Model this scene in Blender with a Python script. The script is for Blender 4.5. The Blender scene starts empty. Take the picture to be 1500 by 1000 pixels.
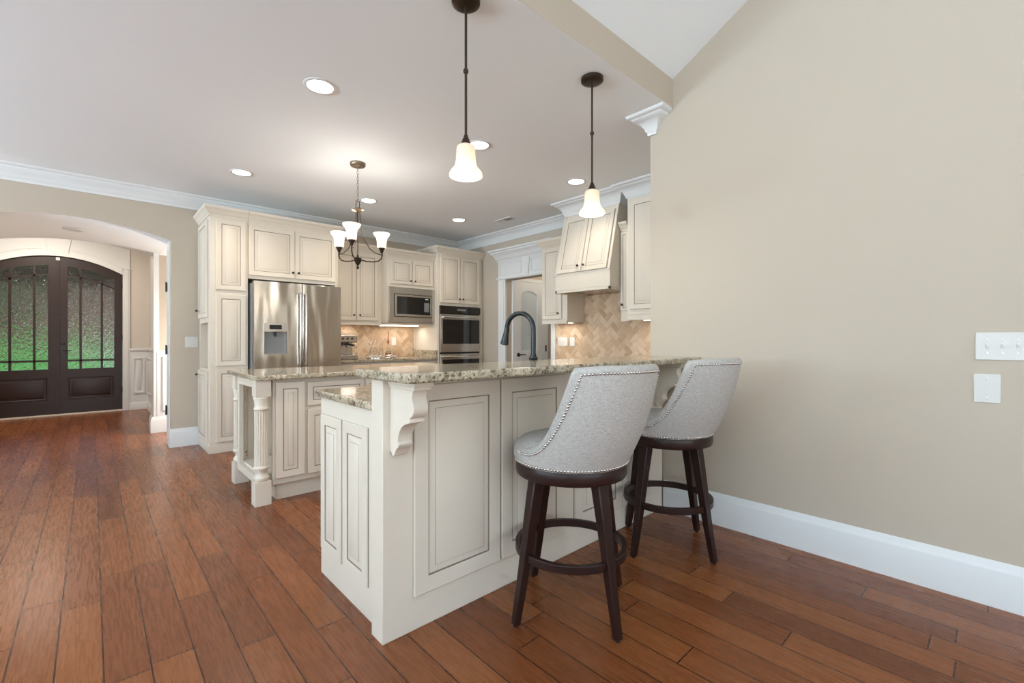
import bpy, bmesh, math, random
from math import sin, cos, pi, radians, sqrt, floor
from mathutils import Vector, Matrix
random.seed(7)
S = bpy.context.scene
C = S.collection

# ------------------------------------------------------------------ camera
FWD = radians(47.3)
HC = 1.17
cd = bpy.data.cameras.new('camera'); cam = bpy.data.objects.new('camera', cd); C.objects.link(cam)
cd.lens = 16.0; cd.sensor_width = 36.0; cd.shift_y = -0.002; cd.clip_start = 0.02; cd.clip_end = 200
cam.location = (0, 0, HC); cam.rotation_euler = (pi / 2, 0, FWD - pi / 2)
S.camera = cam

# ------------------------------------------------------------------ look, world, big lights
S.view_settings.view_transform = 'Standard'; S.view_settings.look = 'None'
S.view_settings.gamma = 1.0; S.view_settings.use_curve_mapping = False
S.view_settings.exposure = 0.27
S.cycles.use_denoising = True
S.cycles.max_bounces = 10; S.cycles.diffuse_bounces = 6; S.cycles.glossy_bounces = 4
S.cycles.transmission_bounces = 8; S.cycles.sample_clamp_indirect = 6.0
W = bpy.data.worlds.new('world'); S.world = W; W.use_nodes = True
wn = W.node_tree; wn.nodes.clear()
sky = wn.nodes.new('ShaderNodeTexSky'); sky.sky_type = 'NISHITA'; sky.sun_disc = False
sky.sun_elevation = radians(50); sky.sun_rotation = radians(200)
bg = wn.nodes.new('ShaderNodeBackground'); bg.inputs[1].default_value = 0.30
wo = wn.nodes.new('ShaderNodeOutputWorld')
wn.links.new(sky.outputs[0], bg.inputs[0]); wn.links.new(bg.outputs[0], wo.inputs[0])

def lamp(name, kind, loc, rot, energy, color=(1, 1, 1), **kw):
    l = bpy.data.lights.new(name, kind); l.energy = energy; l.color = color
    for k, v in kw.items(): setattr(l, k, v)
    o = bpy.data.objects.new(name, l); o.location = loc; o.rotation_euler = rot; C.objects.link(o)
    return o
sun = lamp('sun_light', 'SUN', (3, -3, 12), (radians(38), 0, radians(28)), 2.2, (1, .95, .88), angle=radians(1))
DAY = (0.67, 0.85, 1.0)
# daylight through the living-room windows (left wall and rear wall)
for wy, we in ((-2.2, 340), (1.1, 430), (4.4, 680)):
    lamp('window_daylight', 'AREA', (-5.98, wy, 1.4), (0, -pi / 2 - radians(78), 0), we, DAY, shape='RECTANGLE', size=2.0, size_y=2.2)
lamp('window_daylight', 'AREA', (-1.9, -4.98, 1.6), (pi / 2 + radians(60), 0, 0), 80, (.86, .935, 1.0), shape='RECTANGLE', size=2.6, size_y=2.3)
lamp('window_daylight', 'AREA', (1.3, -4.98, 1.6), (pi / 2 + radians(60), 0, 0), 80, (.86, .935, 1.0), shape='RECTANGLE', size=2.4, size_y=2.3)

# ------------------------------------------------------------------ materials
def nd(nt, t, **kw):
    n = nt.nodes.new(t)
    for k, v in kw.items(): setattr(n, k, v)
    return n
def mat(name, col, rough=.5, metal=0., emit=None, es=0., bump=None, trans=0., ior=1.45, coat=0., spec=None, var=None):
    m = bpy.data.materials.new(name); m.use_nodes = True; nt = m.node_tree
    b = nt.nodes['Principled BSDF']
    b.inputs['Base Color'].default_value = (*col, 1); b.inputs['Roughness'].default_value = rough
    b.inputs['Metallic'].default_value = metal; b.inputs['Transmission Weight'].default_value = trans
    b.inputs['IOR'].default_value = ior; b.inputs['Coat Weight'].default_value = coat
    if spec is not None: b.inputs['Specular IOR Level'].default_value = spec
    if emit: b.inputs['Emission Color'].default_value = (*emit, 1); b.inputs['Emission Strength'].default_value = es
    tc = None
    if bump or var:
        tc = nd(nt, 'ShaderNodeTexCoord')
    if bump:
        sc, st, dist = bump
        n = nd(nt, 'ShaderNodeTexNoise'); n.inputs['Scale'].default_value = sc; n.inputs['Detail'].default_value = 4
        nt.links.new(tc.outputs['Object'], n.inputs['Vector'])
        bp = nd(nt, 'ShaderNodeBump'); bp.inputs['Strength'].default_value = st; bp.inputs['Distance'].default_value = dist
        nt.links.new(n.outputs[0], bp.inputs['Height']); nt.links.new(bp.outputs[0], b.inputs['Normal'])
    if var:
        sc, amt = var
        n = nd(nt, 'ShaderNodeTexNoise'); n.inputs['Scale'].default_value = sc
        nt.links.new(tc.outputs['Object'], n.inputs['Vector'])
        mx = nd(nt, 'ShaderNodeMix', data_type='RGBA')
        mx.inputs[6].default_value = (*[c * (1 - amt) for c in col], 1); mx.inputs[7].default_value = (*[min(1, c * (1 + amt)) for c in col], 1)
        nt.links.new(n.outputs[0], mx.inputs[0]); nt.links.new(mx.outputs[2], b.inputs['Base Color'])
    return m
def ramp(nt, pts, interp='LINEAR'):
    r = nd(nt, 'ShaderNodeValToRGB'); e = r.color_ramp.elements; r.color_ramp.interpolation = interp
    while len(e) < len(pts): e.new(.5)
    for i, (p, c) in enumerate(pts): e[i].position = p; e[i].color = (*c, 1)
    return r
def math_n(nt, op, a, b=None):
    n = nd(nt, 'ShaderNodeMath', operation=op)
    for i, x in enumerate((a, b)):
        if x is None: continue
        if isinstance(x, (int, float)): n.inputs[i].default_value = x
        else: nt.links.new(x, n.inputs[i])
    return n.outputs[0]

M = {}
M['wall'] = mat('painted wall', (.485, .420, .338), .75, bump=(140, .06, .002))
M['foyer_wall'] = mat('painted foyer wall', (.62, .58, .53), .75, bump=(140, .06, .002))
M['ceiling'] = mat('ceiling paint', (.855, .892, .915), .85, bump=(110, .05, .002))
M['white'] = mat('white trim paint', (.70, .71, .705), .42, bump=(60, .03, .001))
M['cream'] = mat('cream cabinet paint', (.69, .625, .53), .42, bump=(70, .04, .001), var=(9, .03))
M['glaze'] = mat('brown glaze and gap shade', (.20, .16, .12), .5)
M['glaze_soft'] = mat('soft brown glaze', (.36, .30, .23), .5)
M['dark'] = mat('dark gap', (.015, .013, .012), .7)
M['bronze'] = mat('oil rubbed bronze', (.055, .038, .026), .38, .75, bump=(40, .08, .002))
M['bronze_light'] = mat('brushed antique bronze', (.22, .17, .12), .36, .85)
M['gunmetal'] = mat('dark faucet metal', (.035, .038, .040), .33, .85)
M['chrome'] = mat('chrome', (.75, .75, .75), .15, 1.)
M['black'] = mat('black plastic', (.012, .012, .013), .3)
M['black_glass'] = mat('black oven glass', (.012, .011, .010), .06, coat=.5)
M['plate'] = mat('white plastic plate', (.64, .63, .60), .35)
M['nail'] = mat('nickel nailheads', (.55, .52, .49), .25, 1.)
M['lamp_on'] = mat('lit downlight lens', (1, 1, 1), .5, emit=(1, .97, .92), es=9)
M['strip_on'] = mat('lit strip lens', (1, 1, 1), .5, emit=(1, .86, .68), es=2)
M['shade'] = None
M['bulb'] = mat('lit bulb', (1, 1, 1), .5, emit=(1, .95, .88), es=2.4)
M['shade_w'] = None
def mk_shade(name, col, warm, es):
    m = bpy.data.materials.new(name); m.use_nodes = True; nt = m.node_tree; nt.nodes.clear()
    tr = nd(nt, 'ShaderNodeBsdfTranslucent'); tr.inputs[0].default_value = (*col, 1)
    df = nd(nt, 'ShaderNodeBsdfDiffuse'); df.inputs[0].default_value = (*col, 1)
    em = nd(nt, 'ShaderNodeEmission'); em.inputs[0].default_value = (*warm, 1); em.inputs[1].default_value = es
    mx = nd(nt, 'ShaderNodeMixShader'); mx.inputs[0].default_value = .5; ad = nd(nt, 'ShaderNodeAddShader'); out = nd(nt, 'ShaderNodeOutputMaterial')
    nt.links.new(tr.outputs[0], mx.inputs[1]); nt.links.new(df.outputs[0], mx.inputs[2]); nt.links.new(mx.outputs[0], ad.inputs[0]); nt.links.new(em.outputs[0], ad.inputs[1]); nt.links.new(ad.outputs[0], out.inputs[0])
    return m
M['shade'] = mk_shade('lit frosted glass shade', (.80, .72, .62), (1, .80, .60), .10)
M['shade_w'] = mk_shade('lit white glass shade', (.86, .83, .78), (1, .92, .82), .15)
M['stool_wood'] = mat('espresso stained wood', (.021, .0075, .0055), .34, spec=.35, bump=(25, .08, .002), var=(14, .35))
M['door_wood'] = mat('dark mahogany', (.026, .012, .011), .38, bump=(30, .1, .002), var=(18, .3))
M['leaf'] = mat('leaf green', (.035, .07, .02), .6, var=(6, .5))
M['bark'] = mat('bark', (.06, .045, .038), .8, var=(8, .3))
M['lawn'] = mat('lawn', (.06, .30, .03), .8, var=(3, .35))
M['paving'] = mat('pale paving', (.45, .42, .38), .8, var=(4, .1))
M['brick'] = mat('house brick', (.15, .09, .07), .8, var=(1.2, .3))
M['glass_clear'] = mat('clear glass', (.98, .98, .98), .02, trans=1, ior=1.45)
M['amber'] = mat('amber spirit', (.55, .25, .12), .05, trans=.85, ior=1.36)
M['frost'] = mat('frosted door glass', (.56, .61, .63), .45)

def mk_steel():
    m = mat('brushed stainless steel', (.66, .615, .56), .2, 1.); nt = m.node_tree; b = nt.nodes['Principled BSDF']
    tc = nd(nt, 'ShaderNodeTexCoord'); mp = nd(nt, 'ShaderNodeMapping'); mp.inputs['Scale'].default_value = (4.0, 4.0, .8)
    n = nd(nt, 'ShaderNodeTexNoise'); n.inputs['Scale'].default_value = 1.4; n.inputs['Detail'].default_value = 1
    nt.links.new(tc.outputs['Object'], mp.inputs[0]); nt.links.new(mp.outputs[0], n.inputs['Vector'])
    bp = nd(nt, 'ShaderNodeBump'); bp.inputs['Strength'].default_value = .55; bp.inputs['Distance'].default_value = .05
    nt.links.new(n.outputs[0], bp.inputs['Height']); nt.links.new(bp.outputs[0], b.inputs['Normal'])
    return m
M['steel'] = mk_steel()
M['steel_flat'] = mat('plain stainless steel', (.58, .54, .50), .27, 1.)
M['fridge_side'] = mat('grey fridge side', (.24, .25, .26), .4, .3)

def mk_fabric():
    m = mat('light grey linen', (.50, .48, .46), .9, spec=.15); nt = m.node_tree; b = nt.nodes['Principled BSDF']
    tc = nd(nt, 'ShaderNodeTexCoord')
    hs = []
    for sc in ((330, 330, 40), (60, 60, 420)):
        mp = nd(nt, 'ShaderNodeMapping'); mp.inputs['Scale'].default_value = sc
        n = nd(nt, 'ShaderNodeTexNoise'); n.inputs['Scale'].default_value = 1; n.inputs['Detail'].default_value = 2
        nt.links.new(tc.outputs['Object'], mp.inputs[0]); nt.links.new(mp.outputs[0], n.inputs['Vector']); hs.append(n.outputs[0])
    h = math_n(nt, 'ADD', hs[0], hs[1]); h2 = math_n(nt, 'MULTIPLY', h, .5)
    r = ramp(nt, [(.3, (.315, .30, .28)), (.7, (.54, .515, .485))]); nt.links.new(h2, r.inputs[0]); nt.links.new(r.outputs[0], b.inputs['Base Color'])
    bp = nd(nt, 'ShaderNodeBump'); bp.inputs['Strength'].default_value = .35; bp.inputs['Distance'].default_value = .002
    nt.links.new(h2, bp.inputs['Height']); nt.links.new(bp.outputs[0], b.inputs['Normal'])
    return m
M['fabric'] = mk_fabric()

def mk_floor():
    m = mat('hand scraped hickory planks', (.2, .07, .03), .3, spec=.45); nt = m.node_tree; b = nt.nodes['Principled BSDF']; L = nt.links
    tc = nd(nt, 'ShaderNodeTexCoord'); sx = nd(nt, 'ShaderNodeSeparateXYZ'); L.new(tc.outputs['Object'], sx.inputs[0])
    PW = .127
    x = math_n(nt, 'ADD', sx.outputs[0], .097 + PW * 60); row = math_n(nt, 'FLOOR', math_n(nt, 'DIVIDE', x, PW))
    wn_ = nd(nt, 'ShaderNodeTexWhiteNoise', noise_dimensions='1D'); L.new(row, wn_.inputs['W'])
    y = math_n(nt, 'ADD', math_n(nt, 'ADD', sx.outputs[1], 30), math_n(nt, 'MULTIPLY', wn_.outputs[0], 7.3))
    cv = nd(nt, 'ShaderNodeCombineXYZ'); L.new(y, cv.inputs[0]); L.new(x, cv.inputs[1])
    br = nd(nt, 'ShaderNodeTexBrick'); br.offset = 0; br.squash = 1
    br.inputs['Color1'].default_value = (0, 0, 0, 1); br.inputs['Color2'].default_value = (1, 1, 1, 1); br.inputs['Mortar'].default_value = (.5, .5, .5, 1)
    br.inputs['Scale'].default_value = 1; br.inputs['Mortar Size'].default_value = .0030; br.inputs['Mortar Smooth'].default_value = .3
    br.inputs['Brick Width'].default_value = .95; br.inputs['Row Height'].default_value = PW
    L.new(cv.outputs[0], br.inputs['Vector'])
    # grain, shifted per plank
    off = math_n(nt, 'MULTIPLY', br.outputs['Color'], 17.0)
    gv = nd(nt, 'ShaderNodeCombineXYZ'); L.new(math_n(nt, 'MULTIPLY', sx.outputs[0], 34), gv.inputs[0]); L.new(math_n(nt, 'MULTIPLY', sx.outputs[1], 2.6), gv.inputs[1]); L.new(off, gv.inputs[2])
    n1 = nd(nt, 'ShaderNodeTexNoise'); n1.inputs['Scale'].default_value = 1; n1.inputs['Detail'].default_value = 5; n1.inputs['Distortion'].default_value = 2.2; n1.inputs['Roughness'].default_value = .62
    L.new(gv.outputs[0], n1.inputs['Vector'])
    gv2 = nd(nt, 'ShaderNodeCombineXYZ'); L.new(math_n(nt, 'MULTIPLY', sx.outputs[0], 160), gv2.inputs[0]); L.new(math_n(nt, 'MULTIPLY', sx.outputs[1], 7), gv2.inputs[1]); L.new(off, gv2.inputs[2])
    n2 = nd(nt, 'ShaderNodeTexNoise'); n2.inputs['Scale'].default_value = 1; n2.inputs['Detail'].default_value = 3; L.new(gv2.outputs[0], n2.inputs['Vector'])
    gr = math_n(nt, 'ADD', math_n(nt, 'MULTIPLY', n1.outputs[0], .5), math_n(nt, 'MULTIPLY', n2.outputs[0], .5))
    t = math_n(nt, 'ADD', math_n(nt, 'ADD', math_n(nt, 'MULTIPLY', gr, .48), .235), math_n(nt, 'MULTIPLY', math_n(nt, 'SUBTRACT', br.outputs['Color'], .5), .26))
    r = ramp(nt, [(.22, (.090, .024, .0075)), (.42, (.170, .050, .0145)), (.58, (.230, .075, .0220)), (.78, (.30, .110, .036))]); L.new(t, r.inputs[0])
    mx = nd(nt, 'ShaderNodeMix', data_type='RGBA'); mx.inputs[7].default_value = (.035, .011, .005, 1)
    L.new(br.outputs['Fac'], mx.inputs[0]); L.new(r.outputs[0], mx.inputs[6]); L.new(mx.outputs[2], b.inputs['Base Color'])
    sv = nd(nt, 'ShaderNodeCombineXYZ'); L.new(math_n(nt, 'MULTIPLY', sx.outputs[0], 9), sv.inputs[0]); L.new(math_n(nt, 'MULTIPLY', sx.outputs[1], 14), sv.inputs[1]); L.new(off, sv.inputs[2])
    n3 = nd(nt, 'ShaderNodeTexNoise'); n3.inputs['Scale'].default_value = 1; n3.inputs['Detail'].default_value = 2; L.new(sv.outputs[0], n3.inputs['Vector'])
    h = math_n(nt, 'SUBTRACT', math_n(nt, 'ADD', math_n(nt, 'MULTIPLY', n3.outputs[0], .7), math_n(nt, 'MULTIPLY', gr, .35)), math_n(nt, 'MULTIPLY', br.outputs['Fac'], .6))
    bp = nd(nt, 'ShaderNodeBump'); bp.inputs['Strength'].default_value = .20; bp.inputs['Distance'].default_value = .004
    L.new(h, bp.inputs['Height']); L.new(bp.outputs[0], b.inputs['Normal'])
    rr = math_n(nt, 'ADD', math_n(nt, 'MULTIPLY', gr, .10), .225); L.new(rr, b.inputs['Roughness'])
    return m
M['floor'] = mk_floor()

def mk_granite():
    m = mat('speckled granite', (.5, .45, .36), .12); nt = m.node_tree; b = nt.nodes['Principled BSDF']; L = nt.links
    tc = nd(nt, 'ShaderNodeTexCoord')
    n1 = nd(nt, 'ShaderNodeTexNoise'); n1.inputs['Scale'].default_value = 46; n1.inputs['Detail'].default_value = 6; n1.inputs['Roughness'].default_value = .7; n1.inputs['Distortion'].default_value = .8
    n2 = nd(nt, 'ShaderNodeTexNoise'); n2.inputs['Scale'].default_value = 7; n2.inputs['Detail'].default_value = 4
    vo = nd(nt, 'ShaderNodeTexVoronoi'); vo.inputs['Scale'].default_value = 120
    for n in (n1, n2, vo): L.new(tc.outputs['Object'], n.inputs['Vector'])
    r1 = ramp(nt, [(.28, (.045, .036, .028)), (.37, (.17, .14, .105)), (.45, (.39, .34, .265)), (.56, (.57, .515, .42)), (.72, (.68, .64, .56))]); L.new(n1.outputs[0], r1.inputs[0])
    r2 = ramp(nt, [(.35, (.62, .60, .52)), (.65, (1.0, .96, .85))]); L.new(n2.outputs[0], r2.inputs[0])
    mx = nd(nt, 'ShaderNodeMix', data_type='RGBA', blend_type='MULTIPLY'); mx.inputs[0].default_value = .8
    L.new(r1.outputs[0], mx.inputs[6]); L.new(r2.outputs[0], mx.inputs[7])
    sv = nd(nt, 'ShaderNodeSeparateXYZ'); L.new(vo.outputs['Color'], sv.inputs[0])
    r3 = ramp(nt, [(.10, (.30, .25, .2)), (.16, (1, 1, 1))]); L.new(sv.outputs[0], r3.inputs[0])
    mx2 = nd(nt, 'ShaderNodeMix', data_type='RGBA', blend_type='MULTIPLY'); mx2.inputs[0].default_value = .8
    L.new(mx.outputs[2], mx2.inputs[6]); L.new(r3.outputs[0], mx2.inputs[7])
    L.new(mx2.outputs[2], b.inputs['Base Color'])
    return m
M['granite'] = mk_granite()

def mk_tile():
    m = mat('tumbled travertine', (.5, .38, .25), .55); nt = m.node_tree; b = nt.nodes['Principled BSDF']; L = nt.links
    g = nd(nt, 'ShaderNodeNewGeometry'); tc = nd(nt, 'ShaderNodeTexCoord')
    n = nd(nt, 'ShaderNodeTexNoise'); n.inputs['Scale'].default_value = 22; n.inputs['Detail'].default_value = 5; L.new(tc.outputs['Object'], n.inputs['Vector'])
    t = math_n(nt, 'ADD', math_n(nt, 'MULTIPLY', g.outputs['Random Per Island'], .6), math_n(nt, 'MULTIPLY', n.outputs[0], .4))
    r = ramp(nt, [(.15, (.39, .255, .15)), (.5, (.52, .36, .23)), (.85, (.64, .49, .345))]); L.new(t, r.inputs[0]); L.new(r.outputs[0], b.inputs['Base Color'])
    bp = nd(nt, 'ShaderNodeBump'); bp.inputs['Strength'].default_value = .2; bp.inputs['Distance'].default_value = .003
    L.new(n.outputs[0], bp.inputs['Height']); L.new(bp.outputs[0], b.inputs['Normal'])
    return m
M['tile'] = mk_tile()
M['grout'] = mat('pale grout', (.68, .60, .49), .8)

def mk_rain_glass():
    m = mat('rippled door glass', (.78, .80, .79), .03, trans=1, ior=1.45); nt = m.node_tree; b = nt.nodes['Principled BSDF']; L = nt.links
    tc = nd(nt, 'ShaderNodeTexCoord'); mp = nd(nt, 'ShaderNodeMapping'); mp.inputs['Scale'].default_value = (1, 1, .5); L.new(tc.outputs['Object'], mp.inputs[0])
    n = nd(nt, 'ShaderNodeTexNoise'); n.inputs['Scale'].default_value = 42; n.inputs['Detail'].default_value = 1; n.inputs['Distortion'].default_value = .6
    L.new(mp.outputs[0], n.inputs['Vector'])
    bp = nd(nt, 'ShaderNodeBump'); bp.inputs['Strength'].default_value = .8; bp.inputs['Distance'].default_value = .012
    L.new(n.outputs[0], bp.inputs['Height']); L.new(bp.outputs[0], b.inputs['Normal'])
    return m
M['rain'] = mk_rain_glass()

# ------------------------------------------------------------------ mesh builder
class MB:
    def __init__(s): s.v = []; s.f = []; s.m = []
    def add(s, pts, faces, mat=0):
        k = len(s.v); s.v += [tuple(p) for p in pts]
        for i, f in enumerate(faces):
            s.f.append([k + j for j in f]); s.m.append(mat[i] if isinstance(mat, (list, tuple)) else mat)
        return s
    def box(s, x0, y0, z0, x1, y1, z1, mat=0):
        p = [(x, y, z) for z in (z0, z1) for y in (y0, y1) for x in (x0, x1)]
        # order of mats: bottom, top, y0, y1, x0, x1
        return s.add(p, [(0, 2, 3, 1), (4, 5, 7, 6), (0, 1, 5, 4), (2, 6, 7, 3), (0, 4, 6, 2), (1, 3, 7, 5)], mat)
    def prism(s, poly, axis, lo, hi, mat=0):
        # poly: 2-D points in the two remaining axes in x,y,z order
        def P(a, b, t): return {'x': (t, a, b), 'y': (a, t, b), 'z': (a, b, t)}[axis]
        n = len(poly); pts = [P(a, b, lo) for a, b in poly] + [P(a, b, hi) for a, b in poly]
        fs = [tuple(range(n))[::-1], tuple(range(n, 2 * n))] + [(i, (i + 1) % n, n + (i + 1) % n, n + i) for i in range(n)]
        return s.add(pts, fs, mat)
    def strip(s, xs, zb, zt, y0, y1, mat=0):
        # solid between two curves zb(x), zt(x), thickness y0..y1
        pts = []; fs = []
        for x in xs: pts += [(x, y0, zb(x)), (x, y0, zt(x)), (x, y1, zt(x)), (x, y1, zb(x))]
        n = len(xs)
        for i in range(n - 1):
            a, b = 4 * i, 4 * i + 4
            fs += [(a, b, b + 1, a + 1), (a + 1, b + 1, b + 2, a + 2), (a + 2, b + 2, b + 3, a + 3), (a + 3, b + 3, b, a)]
        fs += [(0, 1, 2, 3), (4 * n - 4, 4 * n - 1, 4 * n - 2, 4 * n - 3)]
        return s.add(pts, fs, mat)
    def lathe(s, prof, o=(0, 0, 0), ax=(0, 0, 1), seg=24, mat=0, cap=True):
        ax = Vector(ax).normalized(); t = Vector((1, 0, 0)) if abs(ax.x) < .9 else Vector((0, 1, 0))
        u = ax.cross(t).normalized(); w = ax.cross(u); o = Vector(o); pts = []; fs = []
        for r, z in prof:
            for k in range(seg):
                a = 2 * pi * k / seg; pts.append(o + ax * z + (u * cos(a) + w * sin(a)) * r)
        n = len(prof)
        for i in range(n - 1):
            for k in range(seg):
                k2 = (k + 1) % seg; fs.append((i * seg + k, i * seg + k2, (i + 1) * seg + k2, (i + 1) * seg + k))
        if cap: fs += [tuple(range(seg))[::-1], tuple(range((n - 1) * seg, n * seg))]
        return s.add(pts, fs, mat)
    def tube(s, path, rad, seg=10, mat=0, closed=False, sq=None):
        path = [Vector(p) for p in path]; n = len(path); pts = []; fs = []; ref = None
        for i, p in enumerate(path):
            a = path[(i - 1) % n] if (closed or i > 0) else p; b = path[(i + 1) % n] if (closed or i < n - 1) else p
            d = (b - a).normalized()
            if ref is None: ref = Vector((0, 0, 1)) if abs(d.z) < .9 else Vector((1, 0, 0))
            u = (ref - d * ref.dot(d)).normalized(); ref = u; w = d.cross(u)
            r = rad(i / max(1, n - 1)) if callable(rad) else rad
            for k in range(seg):
                t = 2 * pi * k / seg + (pi / 4 if seg == 4 else 0)
                pts.append(p + (u * cos(t) + w * sin(t)) * r)
        for i in range(n if closed else n - 1):
            j = (i + 1) % n
            for k in range(seg):
                k2 = (k + 1) % seg; fs.append((i * seg + k, i * seg + k2, j * seg + k2, j * seg + k))
        if not closed: fs += [tuple(range(seg))[::-1], tuple(range((n - 1) * seg, n * seg))]
        return s.add(pts, fs, mat)
    def sweep(s, path, prof, mat=0, closed=False):
        # path in plan; profile (out, z) with "out" to the right of travel
        P = [Vector(p) for p in path]; n = len(P); np_ = len(prof); pts = []; fs = []
        def nrm(a, b): d = (b - a).normalized(); return Vector((d.y, -d.x))
        for i in range(n):
            if closed or 0 < i < n - 1:
                n1 = nrm(P[i - 1], P[i]); n2 = nrm(P[i], P[(i + 1) % n]); k = n1 + n2; off = k / max(.2, 1 + n1.dot(n2))
            elif i == 0: off = nrm(P[0], P[1])
            else: off = nrm(P[-2], P[-1])
            for o, z in prof: q = P[i] + off * o; pts.append((q.x, q.y, z))
        for i in range(n if closed else n - 1):
            j = (i + 1) % n
            for k in range(np_):
                k2 = (k + 1) % np_; fs.append((i * np_ + k, i * np_ + k2, j * np_ + k2, j * np_ + k))
        if not closed: fs += [tuple(range(np_))[::-1], tuple(range((n - 1) * np_, n * np_))]
        return s.add(pts, fs, mat)
    def panel(s, o, u, v, n, w, h, t=.020, f=.055, paint=0, gl=1, gs=2):
        # raised-panel cabinet front with glazed grooves; o = lower corner on the carcass face
        o, u, v, n = Vector(o), Vector(u), Vector(v), Vector(n)
        loops = [(0, 0), (0, .003), (0, t - .003), (.003, t), (f - .010, t), (f - .006, t - .002), (f - .002, t - .006), (f, t - .006), (f + .026, t - .003), (f + .028, t - .001), (f + .031, t)]
        ms = [gl, paint, paint, paint, paint, gl, gs, paint, gs, paint]  # grooves are glaze; the outermost dark band paints the gap's shadow round the door
        pts = []; fs = []; mm = []
        for ins, ht in loops:
            ins = min(ins, min(w, h) / 2 - .004)
            for a, b in ((ins, ins), (w - ins, ins), (w - ins, h - ins), (ins, h - ins)): pts.append(o + u * a + v * b + n * ht)
        for i in range(len(loops) - 1):
            for k in range(4):
                k2 = (k + 1) % 4; fs.append((4 * i + k, 4 * i + k2, 4 * i + 4 + k2, 4 * i + 4 + k)); mm.append(ms[i])
        e = 4 * (len(loops) - 1); fs.append((e, e + 1, e + 2, e + 3)); mm.append(paint)
        fs.append((3, 2, 1, 0)); mm.append(paint)
        return s.add(pts, fs, mm)

ORG = {}
def obj(name, mb, mats, parent=None, bev=0, smooth=40, label=None, raw=False, seg=2):
    """one mesh object; mesh given in world space unless raw"""
    me = bpy.data.meshes.new(name); o3 = Vector((0, 0, 0))
    p = parent
    if p is not None and not raw: o3 = ORG[p.name]
    bm = bmesh.new(); vs = [bm.verts.new(Vector(v) - o3) for v in mb.v]
    for f, m_ in zip(mb.f, mb.m):
        try: fc = bm.faces.new([vs[i] for i in f]); fc.material_index = m_
        except ValueError: pass
    bmesh.ops.recalc_face_normals(bm, faces=bm.faces); bm.to_mesh(me); bm.free()
    for k in (mats if isinstance(mats, (list, tuple)) else [mats]): me.materials.append(M[k])
    if smooth:
        me.polygons.foreach_set('use_smooth', [True] * len(me.polygons)); me.set_sharp_from_angle(angle=radians(smooth))
    o = bpy.data.objects.new(name, me); C.objects.link(o); ORG[o.name] = o3
    if p is not None: o.parent = p
    if bev:
        b = o.modifiers.new('edge', 'BEVEL'); b.width = bev; b.segments = seg; b.limit_method = 'ANGLE'; b.angle_limit = radians(40); b.harden_normals = False
    if label: o['label'] = label
    return o
def thing(name, label, cat, loc=(0, 0, 0), group=None):
    o = bpy.data.objects.new(name, None); o.empty_display_size = .1; o.location = loc; C.objects.link(o); ORG[o.name] = Vector(loc)
    o['label'] = label; o['category'] = cat
    if group: o['group'] = group
    return o
def tag(o, label, cat, group=None):
    o['label'] = label; o['category'] = cat
    if group: o['group'] = group
    return o
def struct(name, mb, mats, bev=0, parent=None, smooth=40):
    o = obj(name, mb, mats, parent, bev, smooth)
    if parent is None: o['kind'] = 'structure'
    return o
def dup(root, loc, rotz, label, group=None):
    r = root.copy(); C.objects.link(r); r.location = loc; r.rotation_euler = (0, 0, rotz); r['label'] = label
    if group: r['group'] = group
    for ch in list(root.children):
        c = ch.copy(); C.objects.link(c); c.parent = r
        for g in list(ch.children): d = g.copy(); C.objects.link(d); d.parent = c
    return r
CAB = ['cream', 'glaze', 'glaze_soft']
X, Y, Z = Vector((1, 0, 0)), Vector((0, 1, 0)), Vector((0, 0, 1))
def knob(pos, n, parent, name='knob'):
    mb = MB(); mb.lathe([(.004, -.001), (.005, .003), (.0045, .012), (.010, .016), (.0135, .021), (.0125, .026), (.007, .029)], pos, n, 14)
    return obj(name, mb, 'bronze', parent, raw=False)
# ================================================================== SETTING
ZC = 2.75           # kitchen ceiling
XW = 2.912          # right wall face
XK = 4.47           # kitchen right wall face
YL = 6.12           # kitchen far wall face (fridge wall)
struct('floor', MB().box(-6.1, -5.1, -.06, 4.7, 10.02, 0), 'floor')
# ceilings
struct('ceiling', MB().box(-6.1, 1.60, ZC, 4.7, 6.24, ZC + .12), 'ceiling')
struct('beam', MB().box(-6.1, 1.538, ZC, XW, 1.60, 3.10, [1, 0, 0, 0, 0, 0]), ['wall', 'ceiling'])
sl = lambda y: 2.943 + (1.54 - y) * .572
struct('ceiling_vaulted', MB().prism([(1.54, sl(1.54)), (-1.7, sl(-1.7)), (-5.1, 2.85), (-5.1, 3.0), (-1.7, sl(-1.7) + .15), (1.54, sl(1.54) + .15)], 'x', -6.1, 3.06), 'ceiling')
# walls
struct('wall_right', MB().box(XW, -5.1, 0, 3.06, 1.707, 5.0), 'wall')
struct('wall_right_return', MB().box(3.06, 1.56, 0, 4.62, 1.707, 3.1), 'wall')
def zarch(x): return 2.36 - .205 * (x + .14) ** 2
xs = [-.91 + 1.54 * i / 40 for i in range(41)]
mb = MB().box(.63, YL, 0, 4.62, 6.24, 2.95).box(-6.1, YL, 0, -.91, 6.24, 2.95)
mb.strip(xs, zarch, lambda x: 2.95, YL, 6.24, [0, 0, 0, 1] * 40 + [0, 0])
struct('wall_far', mb, ['wall', 'ceiling'])
# kitchen right wall with a doorway
mb = MB().box(XK, 1.6, 0, 4.60, 4.05, 2.95).box(XK, 4.96, 0, 4.60, 6.24, 2.95).box(XK, 4.05, 2.045, 4.60, 4.96, 2.95)
struct('wall_kitchen', mb, 'wall')
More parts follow.
